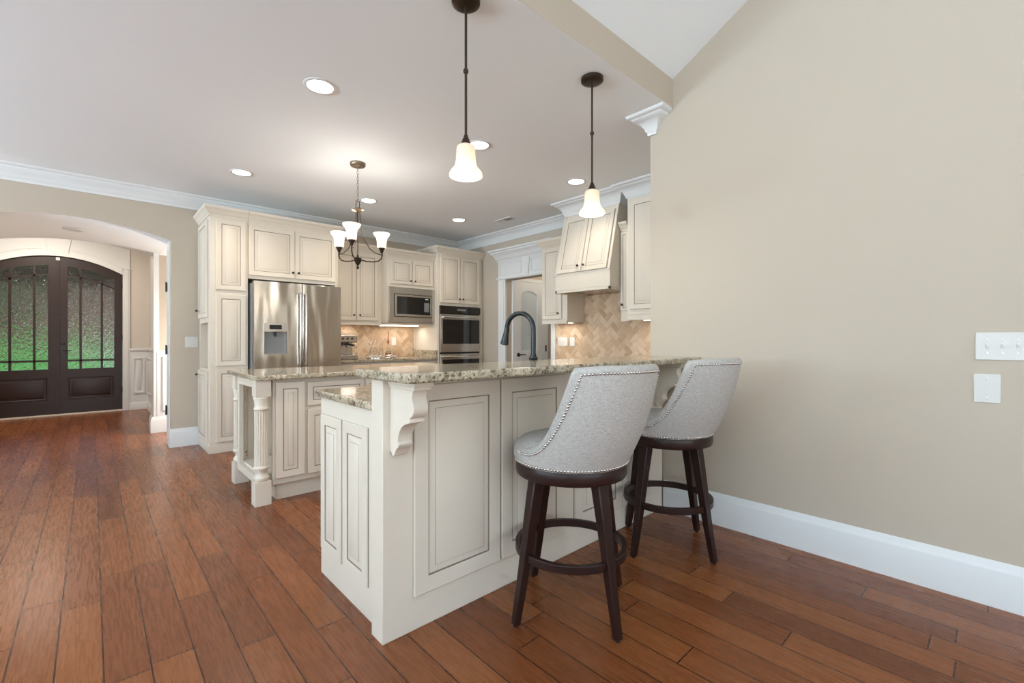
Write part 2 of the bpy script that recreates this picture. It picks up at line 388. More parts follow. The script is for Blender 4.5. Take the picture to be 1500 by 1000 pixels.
# living-room left wall and rear wall with window openings
def wall_with_openings(name, along, pos, thick, lo, hi, ztop, ops):
    mb = MB(); c = lo
    def bx(a, b, z0, z1):
        if along == 'y': mb.box(pos, a, z0, pos + thick, b, z1)
        else: mb.box(a, pos, z0, b, pos + thick, z1)
    for a, b, z0, z1 in ops:
        bx(c, a, 0, ztop); bx(a, b, 0, z0); bx(a, b, z1, ztop); c = b
    bx(c, hi, 0, ztop); return struct(name, mb, 'wall')
wall_with_openings('wall_left', 'y', -6.2, .14, -5.1, 6.24, 5.0, [(-3.3, -1.1, .5, 2.5), (0, 2.2, .5, 2.5), (3.3, 5.5, .5, 2.5)])
wall_with_openings('wall_rear', 'x', -5.2, .14, -6.2, 3.06, 5.0, [(-3.2, -.6, .45, 2.75), (.1, 2.5, .45, 2.75)])
def win(n, along, pos, a, b, z0, z1):
    mb = MB()
    def bx(a0, b0, c0, d0, t=.04):
        if along == 'y': mb.box(pos, a0, c0, pos + t, b0, d0)
        else: mb.box(a0, pos, c0, b0, pos + t, d0)
    w = .06; mid = (a + b) / 2
    bx(a, a + w, z0, z1); bx(b - w, b, z0, z1); bx(a, b, z0, z0 + w); bx(a, b, z1 - w, z1); bx(mid - .04, mid + .04, z0, z1)
    return struct('window_%d' % n, mb, 'white')
win(1, 'y', -6.12, -3.3, -1.1, .5, 2.5); win(2, 'y', -6.12, 0, 2.2, .5, 2.5); win(5, 'y', -6.12, 3.3, 5.5, .5, 2.5)
win(3, 'x', -5.12, -3.2, -.6, .45, 2.75); win(4, 'x', -5.12, .1, 2.5, .45, 2.75)

# passage with barrel vault, column wall, foyer
xs2 = xs
mb = MB().strip(xs2, zarch, lambda x: 3.0, 6.24, 7.55, [1, 0, 0, 1] * 40 + [1, 1])
mb.box(.63, 6.24, 2.236, 1.8, 7.25, 2.36, 1)
struct('ceiling_passage', mb, ['ceiling', 'ceiling'])
struct('wall_passage', MB().box(.62, 7.25, 1.02, 1.8, 7.55, 3.0).box(1.7, 6.24, 0, 1.8, 7.25, 2.3), 'wall')
struct('wall_passage_left', MB().box(-1.0, 6.24, 0, -.91, 7.55, 3.0), 'wall')
mb = MB().box(.566, 7.245, 0, .622, 7.55, 3.0).box(.60, 7.24, .0, 1.8, 7.55, 1.02)
mb.box(.565, 7.225, 1.0, 1.8, 7.25, 1.035)
struct('trim_1', mb, 'white', .003)
struct('trim_2', MB().panel((.655, 7.24, .27), X, Z, -Y, .6, .68, .016, .035), ['white', 'white', 'white'])
BASE = [(0, 0), (.018, 0), (.018, .158), (.015, .168), (.011, .174), (.010, .188), (.004, .2), (0, .2)]
struct('baseboard_passage', MB().sweep([(.56, 7.5), (.556, 7.238), (1.7, 7.238)], BASE), 'white')
struct('wall_foyer_right', MB().box(.71, 7.55, 0, .82, 9.88, 3.0), 'foyer_wall')
struct('wall_foyer_left', MB().box(-2.3, 7.55, 0, -2.2, 9.88, 3.0).box(-2.2, 7.45, 0, -1.0, 7.55, 3.0), 'foyer_wall')
struct('ceiling_foyer', MB().box(-2.3, 7.55, 2.98, .82, 10.0, 3.1), 'ceiling')
# far foyer wall with arched door opening
CX = -.385; AW = .757
def zd(x): return 2.45 - .385 * (x - CX) ** 2
xd = [CX - AW + 2 * AW * i / 32 for i in range(33)]
YD = 9.88
mb = MB().box(-2.3, YD, 0, CX - AW, 10.0, 3.0).box(CX + AW, YD, 0, .82, 10.0, 3.0).strip(xd, zd, lambda x: 3.0, YD, 10.0)
struct('wall_foyer_front', mb, 'foyer_wall')
# white casing, arched header with keystone, wainscot
mb = MB()
for s in (-1, 1):
    a, b = sorted((CX + s * AW, CX + s * (AW + .092)))
    mb.box(a, YD - .022, 0, b, YD, 2.33); mb.box(a + .02, YD - .03, 0, b - .02, YD - .02, 2.33)
    mb.box(a - .015, YD - .035, 2.33, b + .015, YD, 2.345)
xh = [CX - AW - .092 + 2 * (AW + .092) * i / 40 for i in range(41)]
zc2 = lambda x: zd(x) if abs(x - CX) <= AW else 2.345
mb.strip(xh, lambda x: max(zc2(x), 2.23), lambda x: 2.95, YD - .014, YD)
mb.strip(xd, zd, lambda x: zd(x) + .055, YD - .034, YD)
mb.strip(xd[1:-1], lambda x: zd(x) + .055, lambda x: zd(x) + .064, YD - .024, YD)
for sx in (-1, 1):
    mb.prism([(CX + sx * .10, 2.47), (CX + sx * .112, 2.47), (CX + sx * .185, 2.95), (CX + sx * .17, 2.95)], 'y', YD - .03, YD)
    xa = [CX + sx * (.16 + (AW - .10) * i / 14) for i in range(15)]
    mb.strip(xa, lambda x: zd(x) + .11, lambda x: zd(x) + .12, YD - .022, YD)
mb.prism([(CX - .10, 2.47), (CX + .10, 2.47), (CX + .17, 2.95), (CX - .17, 2.95)], 'y', YD - .022, YD)
struct('trim_3', mb, 'white', .002)
mb = MB().box(.46, YD - .016, 0, .715, YD, .99).box(.46, YD - .03, .985, .715, YD, 1.02)
mb.box(.695, 7.55, 0, .711, YD, .99).box(.68, 7.55, .985, .711, YD, 1.02)
mb.panel((.50, YD - .016, .27), X, Z, -Y, .16, .6, .016, .03)
mb.panel((.695, 9.75, .27), -Y, Z, -X, .7, .6, .016, .035)
struct('trim_4', mb, 'white', .002)
struct('baseboard_foyer', MB().sweep([(.46, YD - .016), (.695, YD - .016), (.695, 7.57)], BASE[:2] + [(.018, .1), (.006, .12), (0, .12)]), 'white')
struct('trim_5', MB().box(CX - AW, YD - .05, 0, CX + AW, YD + .1, .022), 'cream', .004)
# jamb with hinges on the right side of the arch
jb = struct('trim_6', MB().box(.618, 6.235, 0, .66, 6.40, 2.24), 'white', .003)
for z in (.383, 1.055, 1.755):
    h = MB().box(.608, 6.33, z - .05, .619, 6.365, z + .05); h.lathe([(.006, -.055), (.006, .055)], (.606, 6.35, z), Z, 8)
    o = obj('hinge', h, 'black', jb)

# mouldings
CR = [(0, -.14), (.014, -.14), (.016, -.118), (.026, -.108), (.030, -.090), (.050, -.062), (.075, -.045), (.092, -.036), (.097, -.024), (.112, -.02), (.122, -.012), (.125, 0), (0, 0)]
CR = [(a, ZC + b) for a, b in CR]
struct('trim_7', MB().sweep([(-6.0, YL), (XK, YL), (XK, 3.50)], CR), 'white')
struct('trim_8', MB().sweep([(XW + .02, 1.668), (XW, 1.668), (XW, 1.707), (3.5, 1.707)][::-1], CR), 'white')
struct('baseboard_right', MB().sweep([(XW, 1.60), (XW, -5.05)], BASE), 'white')
struct('baseboard_far', MB().sweep([(-6.0, YL), (-.91, YL)], BASE), 'white')
struct('baseboard_arch', MB().sweep([(.63, 6.24), (.63, YL), (.885, YL)], BASE), 'white')
# doorway casing and cornice on the kitchen right wall
mb = MB()
for a, b in ((4.96, 5.115), (3.99, 4.06)):
    mb.box(XK - .03, a, 0, XK, b, 2.05); mb.box(XK - .04, a + .025, .2, XK - .03, b - .025, 2.03); mb.box(XK - .045, a, 0, XK, b, .2)
mb.box(XK - .035, 3.9, 2.045, XK, 5.13, 2.065); mb.box(XK - .05, 3.9, 2.055, XK, 5.14, 2.075)
mb.box(XK - .03, 3.9, 2.075, XK, 5.115, 2.32)
mb.prism([(4.47, 2.075), (4.57, 2.075), (4.60, 2.32), (4.44, 2.32)], 'x', XK - .05, XK)
for a, b in ((3.95, 4.42), (4.62, 5.08)):
    for q in ((a, 2.11, b, 2.118), (a, 2.275, b, 2.283), (a, 2.11, a + .008, 2.283), (b - .008, 2.11, b, 2.283)): mb.box(XK - .038, q[0], q[1], XK, q[2], q[3])
mb.sweep([(XK - .01, 5.115), (XK - .03, 5.115), (XK - .03, 3.95)], [(0, 2.31), (.012, 2.31), (.015, 2.335), (.03, 2.345), (.04, 2.375), (.06, 2.41), (.09, 2.43), (.095, 2.45), (.11, 2.455), (.115, 2.48), (0, 2.48)])
struct('trim_9', mb, 'white', .002)
# vestibule behind the doorway
struct('wall_vestibule', MB().box(4.60, 4.975, 0, 5.6, 5.05, 2.6).box(5.5, 3.9, 0, 5.6, 4.975, 2.6).box(4.60, 3.85, 0, 5.6, 3.95, 2.6), 'wall')
struct('ceiling_vestibule', MB().box(4.60, 3.85, 2.45, 5.6, 5.05, 2.5), 'ceiling')
struct('floor_vestibule', MB().box(4.60, 3.85, -.06, 5.6, 5.05, 0), 'floor')
struct('trim_10', MB().box(4.571, 4.935, 0, 4.62, 4.975, 2.045).box(5.275, 4.945, 0, 5.345, 4.975, 2.10).box(4.60, 4.945, 2.045, 5.345, 4.975, 2.10), 'white', .002)
# pantry door, arched frosted pane
d2 = bpy.data.objects.new('door_2', None); C.objects.link(d2); d2.location = (4.94, 4.955, 0); ORG['door_2'] = Vector(d2.location); d2['kind'] = 'structure'
xa = [4.745 + .345 * i / 20 for i in range(21)]
zt = lambda x: 1.845 + .06 * (1 - ((x - 4.9175) / .1725) ** 2)
mb = MB().box(4.62, 4.935, .01, 4.745, 4.97, 2.04).box(5.09, 4.935, .01, 5.275, 4.97, 2.04).box(4.745, 4.935, .01, 5.09, 4.97, 1.0)
mb.strip(xa, zt, lambda x: 2.04, 4.935, 4.97)
obj('door_leaf', mb, 'white', d2, .003)
obj('frosted_pane', MB().strip(xa, lambda x: 1.0, zt, 4.95, 4.957), 'frost', d2)
mb = MB(); mb.lathe([(.03, 0), (.03, .006), (.012, .01), (.010, .045)], (4.685, 4.935, .94), -Y, 16); mb.tube([(4.685, 4.893, .94), (4.70, 4.888, .941), (4.75, 4.888, .945), (4.80, 4.89, .938)], lambda t: .009 - .003 * t, 8)
obj('lever_handle', mb, 'bronze', d2)
for z in (.36, 1.03, 1.77): obj('hinge', MB().box(5.27, 4.928, z - .05, 5.295, 4.936, z + .05), 'black', d2)

# front double door
for side, s in (('left', -1), ('right', 1)):
    nm = 'door_1' if s < 0 else 'door_3'
    d = bpy.data.objects.new(nm, None); C.objects.link(d); d.location = (CX + s * .38, YD + .03, 0); ORG[nm] = Vector(d.location); d['kind'] = 'structure'
    def xr(a): return CX + s * a           # a = distance from the meeting line
    def seg(a, b, n=12): return sorted(xr(a + (b - a) * i / n) for i in range(n + 1))
    y0, y1 = YD + .005, YD + .055
    mb = MB(); g0, g1 = .108, .652; off1, off2 = .143, .29
    top = lambda x: zd(x) - .004
    mb.strip(seg(.004, g0), lambda x: .024, top, y0, y1); mb.strip(seg(g1, .752), lambda x: .024, top, y0, y1)
    mb.strip(seg(g0, g1, 20), lambda x: zd(x) - off1, top, y0, y1)
    a, b = sorted((xr(g0), xr(g1)))
    mb.box(a, y0, .024, b, y1, .24); mb.box(a, y0, .585, b, y1, .712)
    mb.box(a, y0 + .012, .24, b, y1 - .012, .585)
    mb.panel((a + .012, y0 + .012, .252), X, Z, -Y, b - a - .024, .321, .012, .012)
    m1, m2 = g0 + .145, g1 - .150
    for q in (m1, m2): mb.strip(seg(q - .014, q + .014, 3), lambda x: .71, lambda x: zd(x) - off1 + .002, y0 + .004, y1 - .004)
    mb.box(a, y0 + .004, .826, b, y1 - .004, .856)
    mb.strip(seg(g0, g1, 20), lambda x: zd(x) - off2 - .015, lambda x: zd(x) - off2 + .015, y0 + .004, y1 - .004)
    if s > 0: mb.box(CX - .016, y0 - .012, .024, CX + .016, y0 + .004, 2.43)
    obj('door_leaf', mb, ['door_wood', 'door_wood', 'door_wood'], d, .003)
    obj('glass_pane', MB().strip(seg(g0, g1, 20), lambda x: .712, lambda x: zd(x) - off1 + .002, YD + .026, YD + .034), 'rain', d)
    for z in (.34, 1.2, 2.05):
        h = MB(); h.lathe([(.008, -.05), (.008, .05)], (xr(.754), y0 - .006, z), Z, 8); obj('hinge', h, 'black', d)
    if s > 0:
        mb = MB().box(xr(.035), y0 - .008, .86, xr(.075), y0, 1.13)
        mb.tube([(xr(.055), y0 - .006, 1.0), (xr(.055), y0 - .05, 1.0), (xr(.10), y0 - .055, 1.0), (xr(.14), y0 - .05, .995)], .009, 8)
        mb.lathe([(.022, 0), (.02, .012), (.012, .02)], (xr(.055), y0 - .008, 1.10), -Y, 12)
        obj('door_handle', mb, 'black', d)
        o = obj('door_latch', MB().box(CX - .022, y0 - .02, 2.385, CX + .022, y0 - .003, 2.43), 'plate', d)

# outside, seen through the rippled panes
struct('terrain', MB().prism([(10.0, -.16), (14, -.16), (40, .80), (70, .9), (70, -.6), (10.0, -.6)], 'x', -30, 40), 'lawn')
struct('path', MB().box(-1.4, 10.0, -.3, .8, 12.8, -.03), 'paving')
struct('driveway', MB().prism([(18, -.01), (39.9, .81), (39.9, .7), (18, -.1)], 'x', 1.0, 5.0), 'paving')
def blob(name, label, cat, loc, rx, rz, seed, trunk=0, group=None):
    r = random.Random(seed); t = thing(name, label, cat, loc, group)
    mb = MB(); 
    for k in range(170):
        a = r.random() * 2 * pi; b = math.acos(1 - 2 * r.random()); q = .72 + .32 * r.random()
        c = Vector((rx * q * sin(b) * cos(a), rx * q * sin(b) * sin(a), trunk + rz + rz * q * cos(b)))
        u = Vector((r.uniform(-1, 1), r.uniform(-1, 1), r.uniform(-1, 1))).normalized(); w = u.orthogonal().normalized(); h = u.cross(w); z = rx * .3
        mb.add([c + w * z, c + h * z * .6, c - w * z, c - h * z * .6, c + u * z * .3, c - u * z * .3], [(0, 1, 4), (1, 2, 4), (2, 3, 4), (3, 0, 4), (1, 0, 5), (2, 1, 5), (3, 2, 5), (0, 3, 5)])
    mb.lathe([(.01, .02 + trunk), (rx * .55, trunk + rz * .35), (rx * .72, trunk + rz), (rx * .55, trunk + rz * 1.6), (.01, trunk + rz * 1.95)], (0, 0, 0), Z, 14)
    obj('foliage', mb, 'leaf', t, raw=True, smooth=0)
    obj('trunk', MB().lathe([(rx * .10, -.05), (rx * .07, trunk + rz * .5)], (0, 0, 0), Z, 8), 'bark', t, raw=True)
    return t
blob('garden_tree', 'leafy tree outside, seen past the driveway through the right front door leaf', 'tree', (7.5, 36, .60), 2.6, 1.7, 3, 1.6)
blob('garden_tree', 'leafy tree outside, seen through the left front door leaf', 'tree', (-4.6, 35, .55), 2.4, 1.5, 4, 1.4)
struct('outside_porch', MB().box(-4, 12.3, 2.22, 4, 12.6, 2.9).box(-4, 10.0, 2.9, 4, 12.6, 3.0).box(-2.3, 12.3, -.1, -2.0, 12.6, 2.3).box(2.2, 12.3, -.1, 2.5, 12.6, 2.3), 'bark')
struct('outside_house', MB().box(-14, 40, -.2, 16, 46, 5, 1).prism([(-15, 5), (17, 5), (13, 8.5), (-11, 8.5)], 'y', 39.5, 46.5), ['bark', 'brick'])
# ================================================================== KITCHEN, fridge wall
def crown(path, z0, z1, name, parent, mats='cream', out=.06):
    h = z1 - z0; o = out
    pr = [(0, z0), (.010, z0), (.012, z0 + .14 * h), (.4 * o, z0 + .25 * h), (.55 * o, z0 + .45 * h), (.8 * o, z0 + .66 * h), (.93 * o, z0 + .72 * h), (.95 * o, z0 + .82 * h), (o, z0 + .86 * h), (o, z1), (0, z1)]
    return obj(name, MB().sweep(path, pr), mats, parent)
def front(parent, name, x0, x1, z0, z1, y, kx=None, kz=None, f=.055):
    o = obj(name, MB().panel((x0, y, z0), X, Z, -Y, x1 - x0, z1 - z0, f=f), CAB, parent)
    if kx is not None: knob((kx, y - .020, kz), -Y, o)
    return o
def side(parent, name, y0, y1, z0, z1, x, ky=None, kz=None, f=.055):
    o = obj(name, MB().panel((x, y0, z0), Y, Z, -X, y1 - y0, z1 - z0, f=f), CAB, parent)
    if ky is not None: knob((x - .020, ky, kz), -X, o)
    return o
YB = 6.116
# tall cabinet at the end of the run
t = thing('tall_cabinet', 'tall cream end cabinet with an open niche in its left side, left of the refrigerator', 'cabinet', (1.055, 5.8, 0))
mb = MB().box(.885, 5.505, .0, 1.228, YB, .865).box(.885, 5.505, 1.345, 1.228, YB, 2.45).box(.885, 5.505, .865, 1.228, 5.62, 1.345).box(.885, 6.085, .865, 1.228, YB, 1.345).box(1.17, 5.62, .865, 1.228, 6.085, 1.345)
obj('carcass', mb, 'cream', t, .002)
for a, b in ((.11, .865), (.895, 1.64), (1.685, 2.415)): front(t, 'front_panel', .934, 1.206, a, b, 5.505)
side(t, 'door', 5.60, 6.09, .10, .835, .885, 6.055, .785); side(t, 'door', 5.60, 6.09, 1.40, 2.41, .885, 6.055, 1.485)
obj('plinth', MB().box(.873, 5.493, 0, 1.228, YB, .085), 'cream', t, .003)
crown([(.885, YB), (.885, 5.505), (1.228, 5.505)], 2.44, 2.535, 'cornice', t)
# cabinet over and around the refrigerator
t = thing('refrigerator_cabinet', 'cream two-door cabinet directly above the stainless refrigerator', 'cabinet', (1.71, 5.8, 0))
obj('carcass', MB().box(1.23, 5.505, 1.825, 2.20, YB, 2.45).box(2.168, 5.505, 0, 2.20, YB, 1.825), 'cream', t, .002)
front(t, 'door', 1.234, 1.697, 1.862, 2.40, 5.505, 1.673, 1.925); front(t, 'door', 1.702, 2.163, 1.862, 2.40, 5.505, 1.735, 1.925)
crown([(1.23, 5.505), (2.20, 5.505), (2.20, YB)], 2.44, 2.535, 'cornice', t)
# refrigerator
t = thing('refrigerator', 'stainless steel french-door refrigerator with a water dispenser in its left door', 'refrigerator', (1.70, 5.72, 0))
obj('body', MB().box(1.245, 5.385, .03, 2.15, 6.08, 1.775), 'fridge_side', t, .004)
obj('foot_grille', MB().box(1.25, 5.38, .0, 2.145, 5.45, .07), 'black', t)
xl, xr_, yf = 1.242, 2.157, 5.305
dl = obj('door', MB().box(xl, yf, .72, 1.336, yf + .075, 1.785).box(1.562, yf, .72, 1.716, yf + .075, 1.785).box(1.336, yf, .72, 1.562, yf + .075, 1.01).box(1.336, yf, 1.255, 1.562, yf + .075, 1.785).box(1.336, yf + .06, 1.01, 1.562, yf + .075, 1.255), 'steel', t)
dr = obj('door', MB().box(1.723, yf, .72, xr_, yf + .075, 1.785), 'steel', t, .004)
fd = obj('freezer_drawer', MB().box(xl, yf, .08, xr_, yf + .075, .708), 'steel', t, .006)
for o_, hx in ((dl, 1.690), (dr, 1.750)):
    mb = MB().tube([(hx, yf - .005, .90), (hx, yf - .045, .885), (hx, yf - .052, .92), (hx, yf - .052, 1.64), (hx, yf - .045, 1.675), (hx, yf - .005, 1.66)], .0135, 10); obj('handle', mb, 'steel_flat', o_)
obj('handle', MB().tube([(1.33, yf, .64), (1.33, yf - .05, .64), (2.07, yf - .05, .64), (2.07, yf, .64)], .0125, 10), 'steel_flat', fd)
ds = obj('dispenser', MB().box(1.338, yf + .055, 1.01, 1.56, yf + .06, 1.253, 1).box(1.338, yf - .001, 1.008, 1.56, yf + .058, 1.018).box(1.33, yf - .006, 1.255, 1.568, yf + .0, 1.345), ['steel_flat', 'fridge_side'], dl)
obj('display', MB().box(1.385, yf - .009, 1.278, 1.505, yf - .004, 1.325), 'black', ds)
obj('nozzle', MB().lathe([(.014, 0), (.012, -.05)], (1.45, yf + .03, 1.252), Z, 10), 'black', ds)
# wall cabinet
t = thing('upper_cabinet', 'cream wall cabinet with two tall doors, between refrigerator and built-in microwave', 'cabinet', (2.55, 5.95, 1.36))
obj('carcass', MB().box(2.204, 5.77, 1.385, 2.903, YB, 2.34), 'cream', t, .002)
front(t, 'door', 2.215, 2.535, 1.42, 2.31, 5.77, 2.50, 1.487); front(t, 'door', 2.545, 2.845, 1.42, 2.31, 5.77, 2.583, 1.487)
crown([(2.204, 5.77), (2.903, 5.77)], 2.33, 2.425, 'cornice', t)
obj('light_rail', MB().box(2.204, 5.765, 1.36, 2.903, 5.79, 1.39), 'cream', t, .003)
# microwave cabinet
t = thing('microwave_cabinet', 'small cream two-door cabinet above the built-in microwave', 'cabinet', (3.27, 5.86, 1.36))
obj('carcass', MB().box(2.905, 5.60, 1.885, 3.627, YB, 2.30).box(2.905, 5.60, 1.385, 2.93, YB, 1.885).box(3.60, 5.60, 1.385, 3.627, YB, 1.885).box(2.905, 5.60, 1.375, 3.627, YB, 1.395), 'cream', t, .002)
front(t, 'door', 2.945, 3.265, 1.925, 2.255, 5.60, 3.235, 1.975, .05); front(t, 'door', 3.275, 3.60, 1.925, 2.255, 5.60, 3.305, 1.975, .05)
crown([(2.905, 5.705), (2.905, 5.60), (3.627, 5.60)], 2.29, 2.39, 'cornice', t)
# microwave
t = thing('microwave', 'built-in stainless microwave with a dark window, left of the oven tower', 'microwave', (3.27, 5.7, 1.40))
mb = MB().box(2.912, 5.572, 1.398, 2.985, 5.597, 1.88).box(3.585, 5.572, 1.398, 3.628, 5.597, 1.88).box(2.985, 5.572, 1.398, 3.585, 5.597, 1.475).box(2.985, 5.572, 1.79, 3.585, 5.597, 1.88)
obj('trim_frame', mb, 'steel_flat', t, .002)
obj('body', MB().box(2.987, 5.585, 1.477, 3.583, 6.0, 1.788), 'black', t)
dd = obj('door', MB().box(2.995, 5.566, 1.485, 3.577, 5.585, 1.515).box(2.995, 5.566, 1.755, 3.577, 5.585, 1.782).box(2.995, 5.566, 1.515, 3.025, 5.585, 1.755).box(3.55, 5.566, 1.515, 3.577, 5.585, 1.755), 'steel_flat', t, .001)
obj('window', MB().box(3.025, 5.572, 1.515, 3.42, 5.58, 1.755), 'black_glass', dd); cp = obj('control_panel', MB().box(3.422, 5.570, 1.515, 3.55, 5.58, 1.755), 'black', t)
obj('display', MB().box(3.47, 5.568, 1.728, 3.515, 5.5705, 1.742), 'plate', cp)
obj('key_pad', MB().box(3.452, 5.5685, 1.556, 3.53, 5.5705, 1.685), 'fridge_side', cp)
obj('badge', MB().lathe([(.009, 0), (.009, .003)], (3.286, 5.566, 1.50), -Y, 14), 'chrome', dd)
# oven tower
t = thing('oven_cabinet', 'tall cream oven tower with two doors over the built-in double oven', 'cabinet', (4.03, 5.8, 0))
mb = MB().box(3.63, 5.505, 0, 4.425, YB, .36).box(3.63, 5.505, 1.66, 4.425, YB, 2.42).box(3.63, 5.505, .36, 3.662, YB, 1.66).box(4.398, 5.505, .36, 4.425, YB, 1.66).box(4.425, 5.52, 0, 4.465, 5.54, 2.42)
obj('carcass', mb, 'cream', t, .002)
front(t, 'door', 3.672, 4.022, 1.70, 2.385, 5.505, 3.995, 1.765); front(t, 'door', 4.032, 4.385, 1.70, 2.385, 5.505, 4.06, 1.765)
crown([(3.63, YB), (3.63, 5.505), (4.46, 5.505)], 2.41, 2.505, 'cornice', t)
t = thing('wall_oven', 'stainless double wall oven with black glass doors, built into the oven tower', 'oven', (4.03, 5.7, .36))
obj('body', MB().box(3.666, 5.50, .37, 4.394, 6.0, 1.652), 'black', t)
cp = obj('control_panel', MB().box(3.666, 5.478, 1.552, 4.394, 5.505, 1.65), 'black_glass', t, .002)
obj('display', MB().box(3.96, 5.4765, 1.592, 4.12, 5.479, 1.617), 'fridge_side', cp)
for z0, z1, w0, w1, hz in ((.985, 1.535, 1.105, 1.462, 1.492), (.39, .96, .5, .88, .918)):
    d = obj('door', MB().box(3.666, 5.472, z0, 4.394, 5.505, z1), 'steel_flat', t, .003)
    obj('window', MB().box(3.70, 5.468, w0, 4.365, 5.474, w1), 'black_glass', d)
    obj('handle', MB().tube([(3.70, 5.475, hz), (3.70, 5.425, hz), (4.36, 5.425, hz), (4.36, 5.475, hz)], .011, 8), 'chrome', d)
    if z0 > .9: obj('badge', MB().lathe([(.014, 0), (.014, .003)], (4.03, 5.472, 1.035), -Y, 16), 'chrome', d)
# base cabinet and worktop
t = thing('base_cabinet', 'cream base cabinet under the coffee counter, between refrigerator and oven tower', 'cabinet', (2.9, 5.82, 0))
obj('carcass', MB().box(2.204, 5.525, .10, 3.627, YB, .878), 'cream', t, .002); obj('plinth', MB().box(2.204, 5.59, 0, 3.627, YB, .10), 'cream', t)
for i in range(3):
    a = 2.222 + i * .466; dq = obj('drawer', MB().panel((a, 5.525, .705), X, Z, -Y, .452, .15, f=.04), CAB, t); knob((a + .226, 5.505, .78), -Y, dq)
    front(t, 'door', a, a + .452, .125, .69, 5.525, a + .41, .63)
def slab(name, label, pts, z0, z1, parent=None, r=0, bev=.006):
    o = obj(name, MB().prism(pts, 'z', z0, z1), 'granite', parent, bev, seg=3); return tag(o, label, 'countertop') if parent is None else o
slab('granite_countertop', 'granite counter holding the coffee machine and silver tray, along the far wall', [(2.204, 5.475), (3.627, 5.475), (3.627, 6.098), (2.204, 6.098)], .880, .915)
tag(obj('side_splash', MB().box(3.600, 5.50, .9155, 3.628, 6.095, 1.015), 'granite', bev=.003), 'low granite upstand against the left side of the oven tower', 'backsplash')
# herringbone backsplashes
def clip(poly, lo, hi):
    for ax in (0, 1):
        for lim, sg in ((lo[ax], 1), (hi[ax], -1)):
            out = []
            for i in range(len(poly)):
                a, b = poly[i - 1], poly[i]; da, db = sg * (a[ax] - lim), sg * (b[ax] - lim)
                if (da >= 0) != (db >= 0):
                    k = da / (da - db); out.append((a[0] + (b[0] - a[0]) * k, a[1] + (b[1] - a[1]) * k))
                if db >= 0: out.append(b)
            poly = out
            if len(poly) < 3: return []
    return poly
def herring(lo, hi, w, place, gap=.0028):
    mb = MB(); cx, cy = (lo[0] + hi[0]) / 2, (lo[1] + hi[1]) / 2; R = max(hi[0] - lo[0], hi[1] - lo[1]); n = int(R / w) + 4; c = sqrt(.5)
    for i in range(-n, n):
        for j in range(-n, n):
            ox, oy = i + 2 * j, i - 2 * j
            for (a, b, d, e) in ((0, 0, 2, 1), (0, 1, 1, 3)):
                q = []
                for (s, t_) in ((a, b), (d, b), (d, e), (a, e)):
                    px = (ox + s) * w + (gap if s == a else -gap); py = (oy + t_) * w + (gap if t_ == b else -gap)
                    q.append((cx + (px - py) * c, cy + (px + py) * c))
                q = clip(q, lo, hi)
                if q: 
                    m_ = len(q); pts = [place(x, y, 0) for x, y in q] + [place(x, y, 1) for x, y in q]
                    mb.add(pts, [tuple(range(m_, 2 * m_))] + [(k, (k + 1) % m_, m_ + (k + 1) % m_, m_ + k) for k in range(m_)], 0)
    return mb
mb = herring((2.206, .916), (3.60, 1.385), .062, lambda a, b, k: (a, YL - .012 - .004 * k, b)); mb.box(2.206, YL - .012, .916, 3.627, YL, 1.385, 1)
tag(obj('tile_backsplash', mb, ['tile', 'grout'], smooth=0), 'pale herringbone tile splash behind the coffee machine and tray', 'backsplash')
mb = herring((1.75, .916), (4.0, 1.75), .062, lambda a, b, k: (XK - .008 - .004 * k, a, b)); mb.box(XK - .008, 1.75, .916, XK, 3.985, 1.75, 1)
tag(obj('tile_backsplash', mb, ['tile', 'grout'], smooth=0), 'tan herringbone tile splash under the range hood', 'backsplash')

# ================================================================== KITCHEN, hood wall (faces -X)
XB = XK - .014
t = thing('hood_side_cabinet', 'narrow cream wall cabinet left of the range hood, beside the doorway cornice', 'cabinet', (4.3, 3.72, 1.36))
obj('carcass', MB().box(4.14, 3.52, 1.385, XB, 3.93, 2.31), 'cream', t, .002)
side(t, 'door', 3.600, 3.915, 1.415, 2.285, 4.14, 3.64, 1.485); crown([(XB, 3.93), (4.14, 3.93), (4.14, 3.515)], 2.30, 2.395, 'cornice', t)
obj('light_rail', MB().box(4.135, 3.52, 1.36, 4.16, 3.93, 1.39).box(4.135, 3.52, 1.375, XB, 3.535, 1.39), 'cream', t, .002)
t = thing('range_hood', 'tapered cream wooden range hood with two sloping doors over the tiled wall', 'range hood', (4.2, 3.1, 1.69))
y0, y1 = 2.735, 3.48
mb = MB().prism([(XB, 1.72), (3.885, 1.72), (3.885, 1.89), (4.06, 2.60), (4.06, 2.748), (XB, 2.748)], 'y', y0, y1)
mb.box(3.885, y0, 1.69, 3.91, y1, 1.72).box(3.885, y0, 1.69, XB, y0 + .025, 1.72).box(3.885, y1 - .025, 1.69, XB, y1, 1.72)
obj('hood_body', mb, 'cream', t, .003)
vs = Vector((.175, 0, .71)).normalized(); ns = Vector((-vs.z, 0, vs.x)); L0 = Vector((3.885, 0, 1.89))
for a, b, ky in ((3.115, 3.445, 3.15), (2.775, 3.105, 3.07)):
    o_ = L0 + vs * .015 + Vector((0, a, 0)); d = obj('door', MB().panel(o_, Y, vs, ns, b - a, .66, t=.018), CAB, t)
    knob(L0 + vs * .075 + Vector((0, ky, 0)) + ns * .018, ns, d)
for a in (2.735, 3.45): obj('stile', MB().prism([(3.881, 1.89), (3.874, 1.892), (4.047, 2.60), (4.06, 2.60)], 'y', a, a + .03), 'cream', t)
obj('filter_panel', MB().box(3.95, 2.80, 1.712, 4.40, 3.42, 1.722), 'steel_flat', t)
